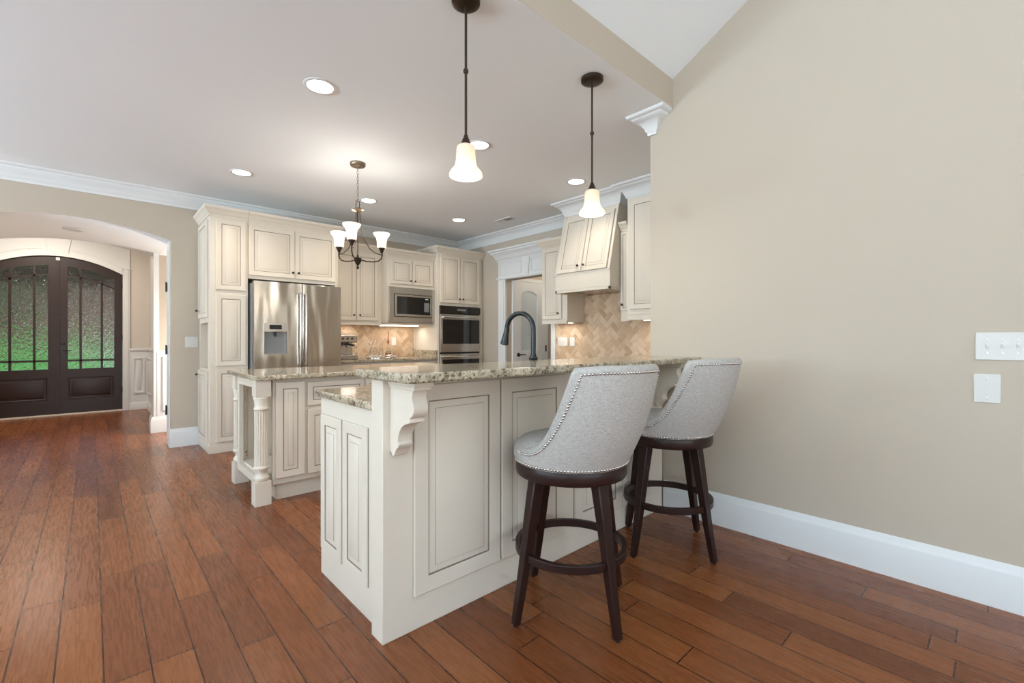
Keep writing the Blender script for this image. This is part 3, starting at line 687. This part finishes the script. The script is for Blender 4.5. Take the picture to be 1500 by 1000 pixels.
struct('trim_11', MB().sweep([(XK, y1), (4.06, y1), (4.06, y0), (XK, y0)], CR).box(4.048, y0 - .004, 2.59, XB, y1 + .004, 2.62), 'white')
t = thing('hood_side_cabinet', 'sliver of a narrow cream wall cabinet tucked in right of the range hood', 'cabinet', (4.28, 2.68, 1.36))
obj('carcass', MB().box(4.075, 2.63, 1.385, XB, 2.728, 2.31), 'cream', t, .002); side(t, 'door', 2.634, 2.724, 1.47, 2.285, 4.075, 2.695, 1.53, .03)
crown([(4.075, 2.73), (4.075, 2.63)], 2.30, 2.385, 'cornice', t); obj('light_rail', MB().box(4.07, 2.63, 1.36, 4.095, 2.728, 1.39), 'cream', t)
t = thing('tall_upper_cabinet', 'taller cream wall cabinet reaching the ceiling crown, cut off by the beige wall end', 'cabinet', (4.25, 2.2, 1.36))
obj('carcass', MB().box(4.03, 1.72, 1.385, XB, 2.622, 2.61), 'cream', t, .002)
side(t, 'door', 2.16, 2.585, 1.475, 2.575, 4.03); side(t, 'door', 1.73, 2.15, 1.475, 2.575, 4.03)
obj('light_rail', MB().box(4.02, 1.72, 1.365, 4.06, 2.622, 1.41).box(4.025, 1.72, 1.42, 4.05, 2.622, 1.44), 'cream', t, .003)
struct('trim_12', MB().sweep([(XK, 2.622), (4.03, 2.622), (4.03, 1.71)], CR).box(4.025, 1.72, 2.60, XB, 2.624, 2.65), 'white')
t = thing('range_base_cabinet', 'cream base cabinet below the range hood wall, hidden behind the breakfast bar', 'cabinet', (4.15, 2.9, 0))
obj('carcass', MB().box(3.86, 2.40, .1, XB, 3.96, .878), 'cream', t, .002); obj('plinth', MB().box(3.92, 2.40, 0, XB, 3.96, .1), 'cream', t)
for i in range(3): side(t, 'door', 2.43 + i * .51, 2.92 + i * .51, .13, .85, 3.86, 2.88 + i * .51, .78)
slab('granite_countertop', 'granite counter under the range hood, mostly hidden behind the bar', [(3.82, 2.39), (3.82, 3.985), (4.455, 3.985), (4.455, 2.39)], .880, .915)

# ================================================================== PENINSULA
t = thing('breakfast_bar', 'cream raised breakfast bar with raised panels and scrolled corbels behind the stools', 'breakfast bar', (1.86, 1.66, 0))
obj('bar_wall', MB().box(.815, 1.612, 0, 2.905, 1.706, 1.0195), 'cream', t, .003)
for a, b in ((.946, 1.402), (1.412, 1.864), (1.948, 2.400), (2.410, 2.772)):
    obj('front_panel', MB().panel((a, 1.612, .138), X, Z, -Y, b - a, .847, t=.014, f=.072), CAB, t)
cp_ = [(1.612, 1.018), (1.425, 1.018), (1.425, 1.002), (1.436, .992), (1.444, .975), (1.448, .955), (1.436, .93), (1.434, .912), (1.444, .893), (1.468, .880), (1.460, .876), (1.460, .866), (1.475, .862), (1.500, .855), (1.522, .842), (1.540, .822), (1.549, .80), (1.551, .783), (1.543, .776), (1.546, .765), (1.556, .758), (1.570, .744), (1.578, .728), (1.592, .722), (1.600, .735), (1.612, .74)]
for xc in (.845, 2.792):
    mb = MB().prism(cp_, 'x', xc, xc + .062).box(xc - .010, 1.412, .999, xc + .072, 1.611, 1.018).box(xc - .005, 1.424, .985, xc + .067, 1.611, 1.0)
    obj('corbel', mb, 'cream', t, .002)
rc = [(.765 + .05 - .05 * cos(a), 1.336 + .05 - .05 * sin(a)) for a in [i * pi / 16 for i in range(9)]]
slab('granite_bar_top', 'long granite top of the raised breakfast bar, above the two stools', rc + [(2.909, 1.336), (2.909, 1.775), (.805, 1.775), (.79, 1.771), (.776, 1.762), (.768, 1.75), (.765, 1.735)], 1.0205, 1.055, bev=.009)
t = thing('sink_cabinet', 'cream sink base cabinet with two narrow end panels, joined to the breakfast bar', 'cabinet', (1.86, 2.02, 0))
obj('carcass', MB().box(.848, 1.707, 0, 2.905, 2.337, .884), 'cream', t, .002)
for a, b in ((1.80, 2.052), (2.072, 2.318)): obj('end_panel', MB().panel((.848, a, .135), Y, Z, -X, b - a, .665, t=.010, f=.055), CAB, t)
slab('granite_countertop', 'lower granite counter stepping down behind the left end of the bar', [(.815, 1.708), (2.909, 1.708), (2.909, 2.365), (.855, 2.365), (.83, 2.355), (.818, 2.335)], .885, .918, bev=.009)
# faucet
t = thing('faucet', 'dark gooseneck kitchen faucet rising behind the granite bar top', 'faucet', (1.885, 1.86, .918))
fx_, fy_ = 1.885, 1.86
mb = MB().lathe([(.032, .918), (.032, .926), (.027, .934), (.0235, .99), (.0235, 1.05), (.026, 1.055), (.026, 1.066), (.0195, 1.07), (.0165, 1.085)], (fx_, fy_, 0), Z, 20)
obj('base', mb, 'gunmetal', t)
fd_ = Vector((-.17, .985, 0)); R = .098; pth = [(fx_, fy_, 1.06), (fx_, fy_, 1.14), (fx_, fy_, 1.228)]
for i in range(1, 19):
    a = pi * 1.0 * i / 18; c = R - R * cos(a); pth.append((fx_ + fd_.x * c, fy_ + fd_.y * c, 1.228 + R * sin(a)))
e = Vector(pth[-1]); obj('spout', MB().tube(pth, .0145, 14), 'gunmetal', t)
dn = Vector((fd_.x * .22, fd_.y * .22, -1)).normalized()
mb = MB().lathe([(.0155, -.01), (.0165, .01), (.018, .03), (.024, .075), (.0255, .088), (.0215, .092)], e, dn, 18); obj('spray_head', mb, 'gunmetal', t)
obj('lever', MB().lathe([(.014, 0), (.014, .02)], (fx_ + .022, fy_, .985), X, 12).tube([(fx_ + .04, fy_, .985), (fx_ + .06, fy_, 1.0), (fx_ + .085, fy_, 1.05)], .006, 8), 'gunmetal', t)

# ================================================================== ISLAND
t = thing('kitchen_island', 'cream kitchen island with fluted corner legs in front of the refrigerator', 'kitchen island', (1.75, 3.94, 0))
mb = MB().box(1.26, 3.575, .12, 2.56, 4.305, .882).box(.955, 3.575, .12, 1.26, 3.60, .882).box(.955, 4.28, .12, 1.26, 4.305, .882).box(.90, 3.642, .12, 1.26, 4.223, .19).box(.90, 3.642, .82, .955, 4.223, .882).box(.955, 3.60, .80, 1.26, 4.28, .882)
mb.box(.868, 3.642, .12, .90, 3.69, .882).box(.868, 4.175, .12, .90, 4.223, .882).box(.868, 3.69, .815, .90, 4.175, .882).box(.868, 3.69, .12, .90, 4.175, .175)
obj('carcass', mb, 'cream', t, .002); obj('plinth', MB().box(.99, 3.615, 0, 2.52, 4.265, .12), 'cream', t)
front(t, 'end_panel', .972, 1.174, .165, .86, 3.575)
for i, (a, b) in enumerate(((1.194, 1.64), (1.65, 2.095), (2.105, 2.55))):
    obj('drawer', MB().panel((a, 3.575, .672), X, Z, -Y, b - a, .178, f=.045), CAB, t); obj('door', MB().panel((a, 3.575, .16), X, Z, -Y, b - a, .485), CAB, t)
def leg(cx, cy):
    mb = MB().box(cx - .052, cy - .052, 0, cx + .052, cy + .052, .168).box(cx - .05, cy - .05, .765, cx + .05, cy + .05, .882)
    mb.lathe([(.040, .168), (.046, .172), (.050, .185), (.050, .195), (.042, .203), (.036, .222), (.038, .24), (.050, .252), (.053, .262), (.050, .272), (.044, .277)], (cx, cy, 0), Z, 28)
    n = 144; pts = []; fs = []
    for zz in (.277, .285, .66, .668):
        for k in range(n):
            a = 2 * pi * k / n; dep = .007 if zz in (.285, .66) else 0
            r = .0455 - dep * max(0, sin(a * 16)) ** .6; pts.append((cx + r * cos(a), cy + r * sin(a), zz))
    for i in range(3):
        for k in range(n): fs.append((i * n + k, i * n + (k + 1) % n, (i + 1) * n + (k + 1) % n, (i + 1) * n + k))
    mb.add(pts, fs)
    mb.lathe([(.045, .668), (.050, .672), (.052, .682), (.047, .690), (.045, .70), (.047, .73), (.051, .748), (.053, .756), (.048, .766)], (cx, cy, 0), Z, 28)
    return obj('leg', mb, 'cream', t, .0015, 50)
for c in ((.886, 3.588), (.898, 4.277), (2.62, 3.588), (2.62, 4.275)): leg(*c)
slab('granite_countertop', 'granite top of the kitchen island with clipped corner, above the fluted legs', [(.85, 3.50), (2.68, 3.50), (2.68, 4.365), (.83, 4.365), (.82, 4.35), (.822, 3.54), (.832, 3.51)], .883, .917, bev=.009)
# ================================================================== STOOLS
def make_stool(name, label):
    t = thing(name, label, 'bar stool', (0, 0, 0), 'upholstered swivel stools at the breakfast bar')
    R0, ZB, ZT, PC, PE = .243, .648, 1.075, radians(38), radians(110)
    def h(p):
        p = abs(p)
        if p <= PC: return ZT - .012 * (p / PC) ** 4
        s = min(1, (p - PC) / (PE - PC)); return .722 + (ZT - .012 - .722) * (1 - s) ** 4.2
    def r(p, z):
        k = max(0, (z - ZB) / (ZT - ZB)); c = cos(p)
        k = min(1, k); return R0 + (.138 * max(0, c) ** .8 + .014) * (.62 * (1 - (1 - k) ** 2.2) + .38 * k)
    def out(p, z, off=0): q = r(p, z) + off; return Vector((q * sin(p), -q * cos(p), z))
    T = .046
    ps = [-PE + 2 * PE * i / 96 for i in range(97)]; pts = []; fs = []; nr = 0
    for p in ps:
        H = h(p); zt = H - T / 2; col = []
        for i in range(11): z = ZB + (zt - ZB) * i / 10; col.append(out(p, z))
        for i in range(1, 8):
            a = pi * i / 8; col.append(out(p, zt + T / 2 * sin(a), 0) + Vector((sin(p), -cos(p), 0)) * (-(T / 2) * (1 - cos(a))))
        for i in range(7): z = zt + (.69 - zt) * i / 6; col.append(out(p, z, -T))
        nr = len(col); pts += col
    for i in range(len(ps) - 1):
        for k in range(nr - 1): fs.append((i * nr + k, (i + 1) * nr + k, (i + 1) * nr + k + 1, i * nr + k + 1))
        fs.append((i * nr + nr - 1, (i + 1) * nr + nr - 1, (i + 1) * nr, i * nr))
    fs += [tuple(range(nr)), tuple(range((len(ps) - 1) * nr, len(ps) * nr))[::-1]]
    obj('backrest', MB().add(pts, fs), 'fabric', t, raw=True, smooth=60)
    obj('seat', MB().lathe([(.02, .755), (.10, .754), (.17, .750), (.215, .738), (.24, .716), (.2495, .69), (.249, .668), (.243, .648), (.02, .648)], (0, .004, 0), Z, 56), 'fabric', t, raw=True, smooth=60)
    # nailhead trim: along the rim, down the front edges of the back, and round the bottom
    E = []
    for i in range(0, 401):
        p = -PE + 2 * PE * i / 400; E.append(Vector((p * .27, h(p))))
    off = []
    for i in range(1, 400):
        d = (E[i + 1] - E[i - 1]).normalized(); q = E[i] + Vector((d.y, -d.x)) * .027
        if abs(q.x) < (PE - .09) * .27 and q.y > .672: off.append(q)
    line = [q for i, q in enumerate(off) if all((q - e).length > .0262 for e in E[::4])]
    for s in (-1, 1):
        side_ = [Vector((s * (PE - .09) * .27, z)) for z in (.70, .69, .68, .67, .66)]
        line = side_[::-1] + line if s < 0 else line + side_
    def resample(L, step):
        o_ = [L[0]]; acc = 0
        for a, b in zip(L, L[1:]):
            seg = (b - a).length; pos = step - acc
            while pos <= seg: o_.append(a + (b - a) * (pos / seg)); pos += step
            acc = (acc + seg) % step if seg else acc
        return o_
    P3 = [out(q.x / .27, q.y) for q in line]
    nails = resample(P3, .0135)
    ring = [Vector((.2475 * sin(a), -.2475 * cos(a), .657)) for a in [2 * pi * i / 180 for i in range(181)]]
    nails += resample(ring, .0135)
    mb = MB()
    for q in nails:
        n = Vector((q.x, q.y, 0)).normalized(); mb.lathe([(.0062, -.002), (.0058, .0018), (.0036, .0042), (.0006, .0050)], q, n, 7)
    obj('nailhead_trim', mb, 'nail', t, raw=True, smooth=60, label='nickel nailhead trim')
    obj('seat_base', MB().lathe([(.02, .588), (.225, .588), (.238, .592), (.242, .602), (.242, .636), (.238, .646), (.02, .647)], (0, 0, 0), Z, 56), 'stool_wood', t, raw=True)
    for a in (0, pi / 2, pi, 3 * pi / 2):
        dx, dy = cos(a), sin(a)
        path = [(dx * .181, dy * .181, .592), (dx * .213, dy * .213, .42), (dx * .246, dy * .246, .22), (dx * .287, dy * .287, .008)]
        lg = obj('leg', MB().tube(path, lambda u: (.0265 - .0115 * u) * sqrt(2), 4), 'stool_wood', t, .004, 30, raw=True)
        obj('glide', MB().lathe([(.010, 0), (.010, .009)], (dx * .288, dy * .288, 0), Z, 10), 'black', lg, raw=True)
    mb = MB(); n = 72; pts = []; fs = []
    for k in range(n):
        a = 2 * pi * k / n
        for q, z in ((.220, .254), (.244, .254), (.244, .288), (.220, .288)): pts.append((q * cos(a), q * sin(a), z))
    for k in range(n):
        k2 = (k + 1) % n
        for i in range(4): i2 = (i + 1) % 4; fs.append((4 * k + i, 4 * k2 + i, 4 * k2 + i2, 4 * k + i2))
    obj('foot_ring', mb.add(pts, fs), 'stool_wood', t, .003, raw=True)
    return t
st = make_stool('bar_stool', 'nearer grey linen stool with nailhead back, standing before the middle of the bar')
st.location = (1.552, 1.30, 0); st.rotation_euler = (0, 0, radians(-11))
dup(st, (2.425, 1.315, 0), radians(-8), 'farther grey linen stool with nailhead back, standing close to the beige wall')

# ================================================================== LAMPS
t = thing('pendant_lamp', 'frosted glass bell pendant on a long rod, the nearer one over the bar', 'pendant lamp', (1.277, 1.70, 0), 'bell pendants over the breakfast bar')
def L_(z): return z
obj('canopy', MB().lathe([(.03, 2.722), (.058, 2.724), (.066, 2.730), (.067, 2.748)], (0, 0, 0), Z, 32), 'bronze', t, raw=True)
obj('rod', MB().lathe([(.006, 2.09), (.006, 2.405), (.011, 2.408), (.0125, 2.416), (.011, 2.424), (.006, 2.427), (.006, 2.725)], (0, 0, 0), Z, 14), 'bronze', t, raw=True)
obj('socket_cap', MB().lathe([(.009, 2.118), (.012, 2.105), (.016, 2.10), (.019, 2.088), (.030, 2.070), (.033, 2.064), (.030, 2.062)], (0, 0, 0), Z, 20), 'bronze', t, raw=True)
def bell(z0, s=1, up=1):
    o_ = [(.034, 0), (.041, -.006), (.0435, -.02), (.0445, -.045), (.046, -.068), (.050, -.090), (.0545, -.102), (.0565, -.106), (.064, -.112), (.072, -.122), (.077, -.134), (.0785, -.142)]
    i_ = [(a - .004, b - .001) for a, b in o_][::-1]
    return [(a * s, z0 + up * b * s) for a, b in o_ + i_]
sh = obj('shade', MB().lathe(bell(2.070), (0, 0, 0), Z, 36, cap=False), 'shade', t, raw=True, smooth=60)
obj('bulb', MB().lathe([(.006, 2.05), (.014, 2.04), (.022, 2.005), (.026, 1.985), (.022, 1.965), (.010, 1.952), (.001, 1.95)], (0, 0, 0), Z, 16), 'bulb', t, raw=True, smooth=80)
dup(t, (2.223, 1.695, 0), 0, 'frosted glass bell pendant on a long rod, the farther one near the wall end')
for p in ((1.277, 1.70), (2.223, 1.695)): lamp('pendant_light', 'POINT', (p[0], p[1], 1.915), (0, 0, 0), 3, (1, .88, .72), shadow_soft_size=.05)

t = thing('chandelier', 'small three-light chandelier with white bell shades hanging over the kitchen island', 'chandelier', (1.752, 3.939, 0))
obj('canopy', MB().lathe([(.012, 2.705), (.03, 2.715), (.062, 2.722), (.068, 2.732), (.068, 2.748)], (0, 0, 0), Z, 30), 'bronze_light', t, raw=True)
mb = MB(); z = 2.712; i = 0
while z > 2.42:
    u = X if i % 2 else Y; loop = [Vector((0, 0, z - .017)) + u * (.0075 * cos(a)) + Z * (.017 * sin(a)) for a in [2 * pi * k / 12 for k in range(12)]]
    mb.tube(loop, .0022, 5, closed=True); z -= .0285; i += 1
obj('chain', mb, 'bronze_light', t, raw=True)
obj('loop', MB().tube([(-.016, 0, 2.412), (.016, 0, 2.412), (.016, 0, 2.352), (-.016, 0, 2.352)], .004, 6, closed=True), 'bronze', t, raw=True)
obj('stem', MB().lathe([(.004, 1.90), (.004, 2.355)], (0, 0, 0), Z, 8), 'bronze', t, raw=True)
obj('upper_disc', MB().lathe([(.01, 2.352), (.02, 2.345), (.05, 2.336), (.057, 2.328), (.05, 2.320), (.02, 2.312), (.01, 2.305)], (0, 0, 0), Z, 26), 'bronze_light', t, raw=True)
obj('hub', MB().lathe([(.004, 1.80), (.010, 1.806), (.012, 1.815), (.006, 1.825), (.008, 1.836), (.020, 1.85), (.031, 1.872), (.036, 1.885), (.030, 1.892), (.034, 1.897), (.024, 1.905), (.010, 1.91), (.006, 1.93)], (0, 0, 0), Z, 20), 'bronze', t, raw=True)
fw = Vector((cos(FWD), sin(FWD), 0)); rt = Vector((sin(FWD), -cos(FWD), 0))
for th in (54, 174, 294):
    d = fw * cos(radians(th)) + rt * sin(radians(th))
    def at(r_, z_): return d * r_ + Z * z_
    arm = obj('arm', MB().tube([at(.02, 1.885), at(.08, 1.878), at(.14, 1.88), at(.19, 1.892), at(.217, 1.917), at(.225, 1.95), at(.220, 1.975)], .0058, 8).tube([at(.018, 2.325), at(.022, 2.24), at(.032, 2.16), at(.060, 2.07), at(.11, 1.995), at(.16, 1.962), at(.222, 1.95)], .0042, 8), 'bronze', t, raw=True)
    obj('socket_cup', MB().lathe([(.008, 1.965), (.012, 1.975), (.018, 1.99), (.028, 2.008), (.030, 2.016), (.02, 2.018)], at(.220, 0), Z, 16), 'bronze', arm, raw=True)
    obj('shade', MB().lathe(bell(2.014, .96, -1), at(.220, 0), Z, 30, cap=False), 'shade_w', arm, raw=True, smooth=60)
    obj('bulb', MB().lathe([(.006, 2.02), (.016, 2.035), (.024, 2.07), (.020, 2.10), (.001, 2.11)], at(.220, 0), Z, 12), 'bulb', arm, raw=True, smooth=80)
    lamp('chandelier_light', 'POINT', Vector((1.752, 3.939, 0)) + at(.220, 2.17), (0, 0, 0), 3.5, (1, .92, .82), shadow_soft_size=.05)

DL = [((1.046, 2.90), 'large recessed downlight nearest the camera, between the left chandelier and pendant'), ((2.31, 2.90), 'recessed downlight just right of the nearer pendant shade'), ((1.04, 4.90), 'recessed downlight above the over-fridge cabinet, leftmost of the ceiling lights'),
      ((3.56, 2.91), 'recessed downlight just left of the farther pendant shade'), ((3.564, 4.90), 'recessed downlight nearest the small ceiling vent, by the corner'), ((2.312, 4.91), 'recessed downlight just right of the chandelier chain')]
DL[0] = (DL[0][0], 'largest recessed downlight, high above the kitchen island end')
first = None
for (x, y), lb in DL:
    if first is None:
        first = thing('recessed_downlight', lb, 'downlight', (x, y, ZC), 'recessed kitchen ceiling lights')
        obj('trim_ring', MB().lathe([(.074, -.001), (.078, -.006), (.092, -.006), (.098, -.002), (.098, .0), (.074, 0)], (0, 0, 0), Z, 36, cap=False), 'white', first, raw=True)
        obj('lens', MB().lathe([(.001, -.003), (.076, -.003), (.076, 0), (.001, 0)], (0, 0, 0), Z, 36), 'lamp_on', first, raw=True)
    else: dup(first, (x, y, ZC), 0, lb)
    lamp('downlight_beam', 'SPOT', (x, y, ZC - .02), (0, 0, 0), 38 if x < 3 else 24, (1, .86, .70), spot_size=radians(135), spot_blend=.9, shadow_soft_size=.08)
t = thing('passage_downlight', 'unlit recessed downlight in the white vault of the arched passage', 'downlight', (-.145, 6.82, 2.352))
obj('trim_ring', MB().lathe([(.06, -.002), (.064, -.008), (.085, -.006), (.09, .004)], (0, 0, 0), Z, 30, cap=False), 'white', t, raw=True)
obj('lens', MB().lathe([(.001, -.004), (.062, -.004), (.062, 0), (.001, 0)], (0, 0, 0), Z, 30), 'plate', t, raw=True)
lamp('foyer_light', 'AREA', (-.6, 8.7, 2.94), (0, 0, 0), 40, (1, .90, .78), shape='DISK', size=.5)
lamp('vestibule_light', 'POINT', (5.1, 4.4, 2.3), (0, 0, 0), 5, (1, .9, .78), shadow_soft_size=.1)
lamp('vault_fill_light', 'POINT', (1.35, 6.75, 1.0), (0, 0, 0), 42, (1, .97, .93), shadow_soft_size=.1)  # unseen fill lamp added low behind the far wall to brighten the passage vault
# under-cabinet strips
def strip(label, x0, y0, x1, y1, z, e):
    o = obj('under_cabinet_light', MB().box(x0, y0, z - .018, x1, y1, z), ['strip_on'], bev=.003); tag(o, label, 'light strip')
    lamp('strip_light', 'AREA', ((x0 + x1) / 2, (y0 + y1) / 2, z - .022), (0, 0, 0), e, (1, .91, .82), shape='RECTANGLE', size=x1 - x0, size_y=y1 - y0)
strip('lit strip under the wall cabinet, above the coffee machine', 2.28, 5.88, 2.60, 5.93, 1.384, 1.8)
strip('lit strip under the microwave, above the silver tray', 2.95, 5.88, 3.55, 5.93, 1.374, 2.0)
strip('lit strip under the narrow cabinet left of the range hood', 4.26, 3.56, 4.30, 3.90, 1.384, 1.2)
strip('lit strip under the tall cabinet beside the wall end', 4.26, 2.0, 4.30, 2.58, 1.384, 2.2)

t = thing('ceiling_vent', 'small white air vent in the ceiling near the kitchen corner', 'vent', (4.0, 4.46, ZC))
obj('frame', MB().box(-.06, -.15, -.008, .06, .15, 0), 'white', t, .002, raw=True)
mb = MB()
for i in range(7): mb.box(-.042, -.115 + i * .018, -.0095, .042, -.105 + i * .018, -.0075)
obj('grille', mb, 'fridge_side', t, raw=True)

# ================================================================== PLATES
def plate(name, label, cat, c, n, w, h, kinds, gap=.046):
    c = Vector(c); n = Vector(n); u = n.cross(Z) * -1
    t = thing(name, label, cat, c)
    def bx(mb, a0, a1, z0, z1, d0, d1):
        p = [c + u * a + Z * z_ + n * d for d in (d0, d1) for z_ in (z0, z1) for a in (a0, a1)]
        mb.add(p, [(0, 1, 3, 2), (4, 6, 7, 5), (0, 4, 5, 1), (2, 3, 7, 6), (0, 2, 6, 4), (1, 5, 7, 3)])
    mb = MB(); bx(mb, -w / 2, w / 2, -h / 2, h / 2, .0002, .006); obj('cover_plate', mb, 'plate', t, .003)
    k = len(kinds)
    for i, kd in enumerate(kinds):
        a = (i - (k - 1) / 2) * gap
        for s in (-1, 1):
            zz = .030 if kd == 'toggle' else (.042 if kd == 'blank' else .048)
            m2 = MB(); m2.lathe([(.003, 0), (.0028, .0012), (.0005, .0016)], c + u * a + Z * (s * zz) + n * .006, n, 8); obj('screw', m2, 'chrome', t)
        if kd == 'toggle':
            m2 = MB(); bx(m2, a - .0055, a + .0055, -.012, .012, .0058, .0075); bx(m2, a - .004, a + .004, .000, .010, .007, .016); obj('toggle', m2, 'plate', t, .001)
        if kd == 'rocker': m2 = MB(); bx(m2, a - .0165, a + .0165, -.033, .033, .0058, .0085); obj('rocker', m2, 'plate', t, .0015)
        if kd == 'outlet':
            m2 = MB(); bx(m2, a - .0165, a + .0165, -.033, .033, .0058, .0075); q = obj('socket_face', m2, 'plate', t, .0015); m3 = MB()
            for s in (-.018, .018): bx(m3, a - .007, a - .005, s - .004, s + .004, .0076, .008); bx(m3, a + .005, a + .007, s - .004, s + .004, .0076, .008)
            obj('slots', m3, 'black', q)
    return t
plate('light_switch', 'wide white switch plate with toggles, on the beige wall at the right edge', 'light switch', (XW, .0075, 1.140), -X, .168, .122, ['toggle'] * 3)
plate('blank_plate', 'blank white cover plate on the beige wall, below the toggle switches', 'cover plate', (XW, .055, .953), -X, .084, .127, ['blank'])
plate('light_switch', 'white double switch plate on the wall between the arch and the tall cabinet', 'light switch', (.81, YL, 1.143), -Y, .118, .117, ['rocker', 'toggle'])
plate('light_switch', 'white multi-gang plate on the herringbone tile, left of a single plate', 'light switch', (XK - .012, 3.868, 1.142), -X, .165, .115, ['toggle'] * 3)
plate('power_outlet', 'single white plate on the tan herringbone tile, right of the wider plate', 'power outlet', (XK - .012, 3.705, 1.142), -X, .075, .115, ['rocker'])
plate('power_outlet', 'single white outlet plate on the pale tile behind the silver tray', 'power outlet', (3.26, YL - .016, 1.14), -Y, .074, .117, ['outlet'])

# ================================================================== COUNTER THINGS
t = thing('espresso_machine', 'chrome espresso machine on the counter, partly hidden by the refrigerator', 'coffee machine', (2.40, 5.80, .915))
obj('base', MB().box(2.27, 5.66, .916, 2.53, 5.94, .955), 'steel_flat', t, .008); obj('drip_tray', MB().box(2.28, 5.655, .955, 2.52, 5.80, .972), 'chrome', t, .003)
obj('body', MB().box(2.28, 5.82, .955, 2.52, 5.94, 1.13), 'steel_flat', t, .008)
obj('head', MB().box(2.27, 5.68, 1.13, 2.53, 5.94, 1.225), 'steel_flat', t, .012)
mb = MB()
for i in range(3): mb.lathe([(.012, 0), (.012, .006)], (2.33 + i * .06, 5.68, 1.18), -Y, 12)
obj('buttons', mb, 'black', t)
mb = MB().lathe([(.032, 1.132), (.034, 1.10), (.030, 1.095)], (2.40, 5.74, 0), Z, 18); mb.lathe([(.009, 0), (.013, .05), (.012, .13), (.006, .135)], (2.40, 5.71, 1.108), (.25, -1, -.1), 12); mb.lathe([(.007, 1.095), (.007, 1.07)], (2.40, 5.74, 0), Z, 8)
obj('portafilter', mb, 'black', t)
obj('steam_wand', MB().tube([(2.50, 5.72, 1.13), (2.505, 5.70, 1.09), (2.49, 5.69, .99)], .005, 8), 'chrome', t)
obj('cup_rail', MB().tube([(2.28, 5.69, 1.24), (2.52, 5.69, 1.24), (2.52, 5.93, 1.24), (2.28, 5.93, 1.24)], .004, 6, closed=True), 'chrome', t)

t = thing('serving_tray', 'oval silver gallery tray holding the glass decanters on the coffee counter', 'tray', (2.89, 5.76, .916))
n = 48; ell = lambda k, s=1: (.215 * s * cos(2 * pi * k / n), .125 * s * sin(2 * pi * k / n))
obj('tray_base', MB().prism([ell(k, .98) for k in range(n)], 'z', .003, .010), 'chrome', t, raw=True)
mb = MB()
for z in (.012, .042): mb.tube([(*ell(k), z) for k in range(n)], .003, 6, closed=True)
for k in range(n): mb.tube([(*ell(k), .010), (*ell(k), .042)], .0022, 5)
obj('gallery', mb, 'chrome', t, raw=True)
def decanter(lb, x, y, hgt, r_, spirit):
    t = thing('decanter', lb, 'decanter', (x, y, .926), 'stoppered glass decanters on the silver tray')
    obj('bottle', MB().lathe([(r_ * .9, 0), (r_, .012), (r_, .075), (r_ * .8, .10), (.014, .125), (.0115, .17), (.0155, .178), (.012, .18)], (0, 0, 0), Z, 18), 'glass_clear', t, raw=True)
    if spirit: obj('spirit', MB().lathe([(r_ * .85, .006), (r_ * .9, .014), (r_ * .9, .06), (.002, .061)], (0, 0, 0), Z, 16), 'amber', t, raw=True)
    obj('stopper', MB().lathe([(.010, .181), (.010, .19), (.016, .20), (.019, .212), (.014, .228), (.007, .24), (.0045, hgt - .02), (.001, hgt)], (0, 0, 0), Z, 12), 'amber' if spirit else 'glass_clear', t, raw=True)
decanter('clear decanter with a pointed stopper at the left end of the silver tray', 2.745, 5.74, .30, .034, False)
decanter('clear decanter at the back of the silver tray, second from the left', 2.835, 5.81, .285, .036, False)
decanter('clear decanter beside the amber one, toward the back of the tray', 2.915, 5.81, .30, .034, False)
decanter('decanter of amber spirit with the tallest stopper, near the right of the tray', 2.985, 5.74, .365, .034, True)
for x, y, lb in ((2.80, 5.69, 'short tumbler at the front of the silver tray, nearer the coffee machine'), (2.89, 5.68, 'short tumbler at the front middle of the silver tray'), (3.05, 5.77, 'short tumbler at the right end of the silver tray')):
    t = obj('tumbler', MB().lathe([(.024, .926), (.028, .93), (.033, .99), (.031, .99), (.025, .936), (.001, .934)], (x, y, 0), Z, 18), 'glass_clear'); tag(t, lb, 'glass', 'tumblers on the silver tray')
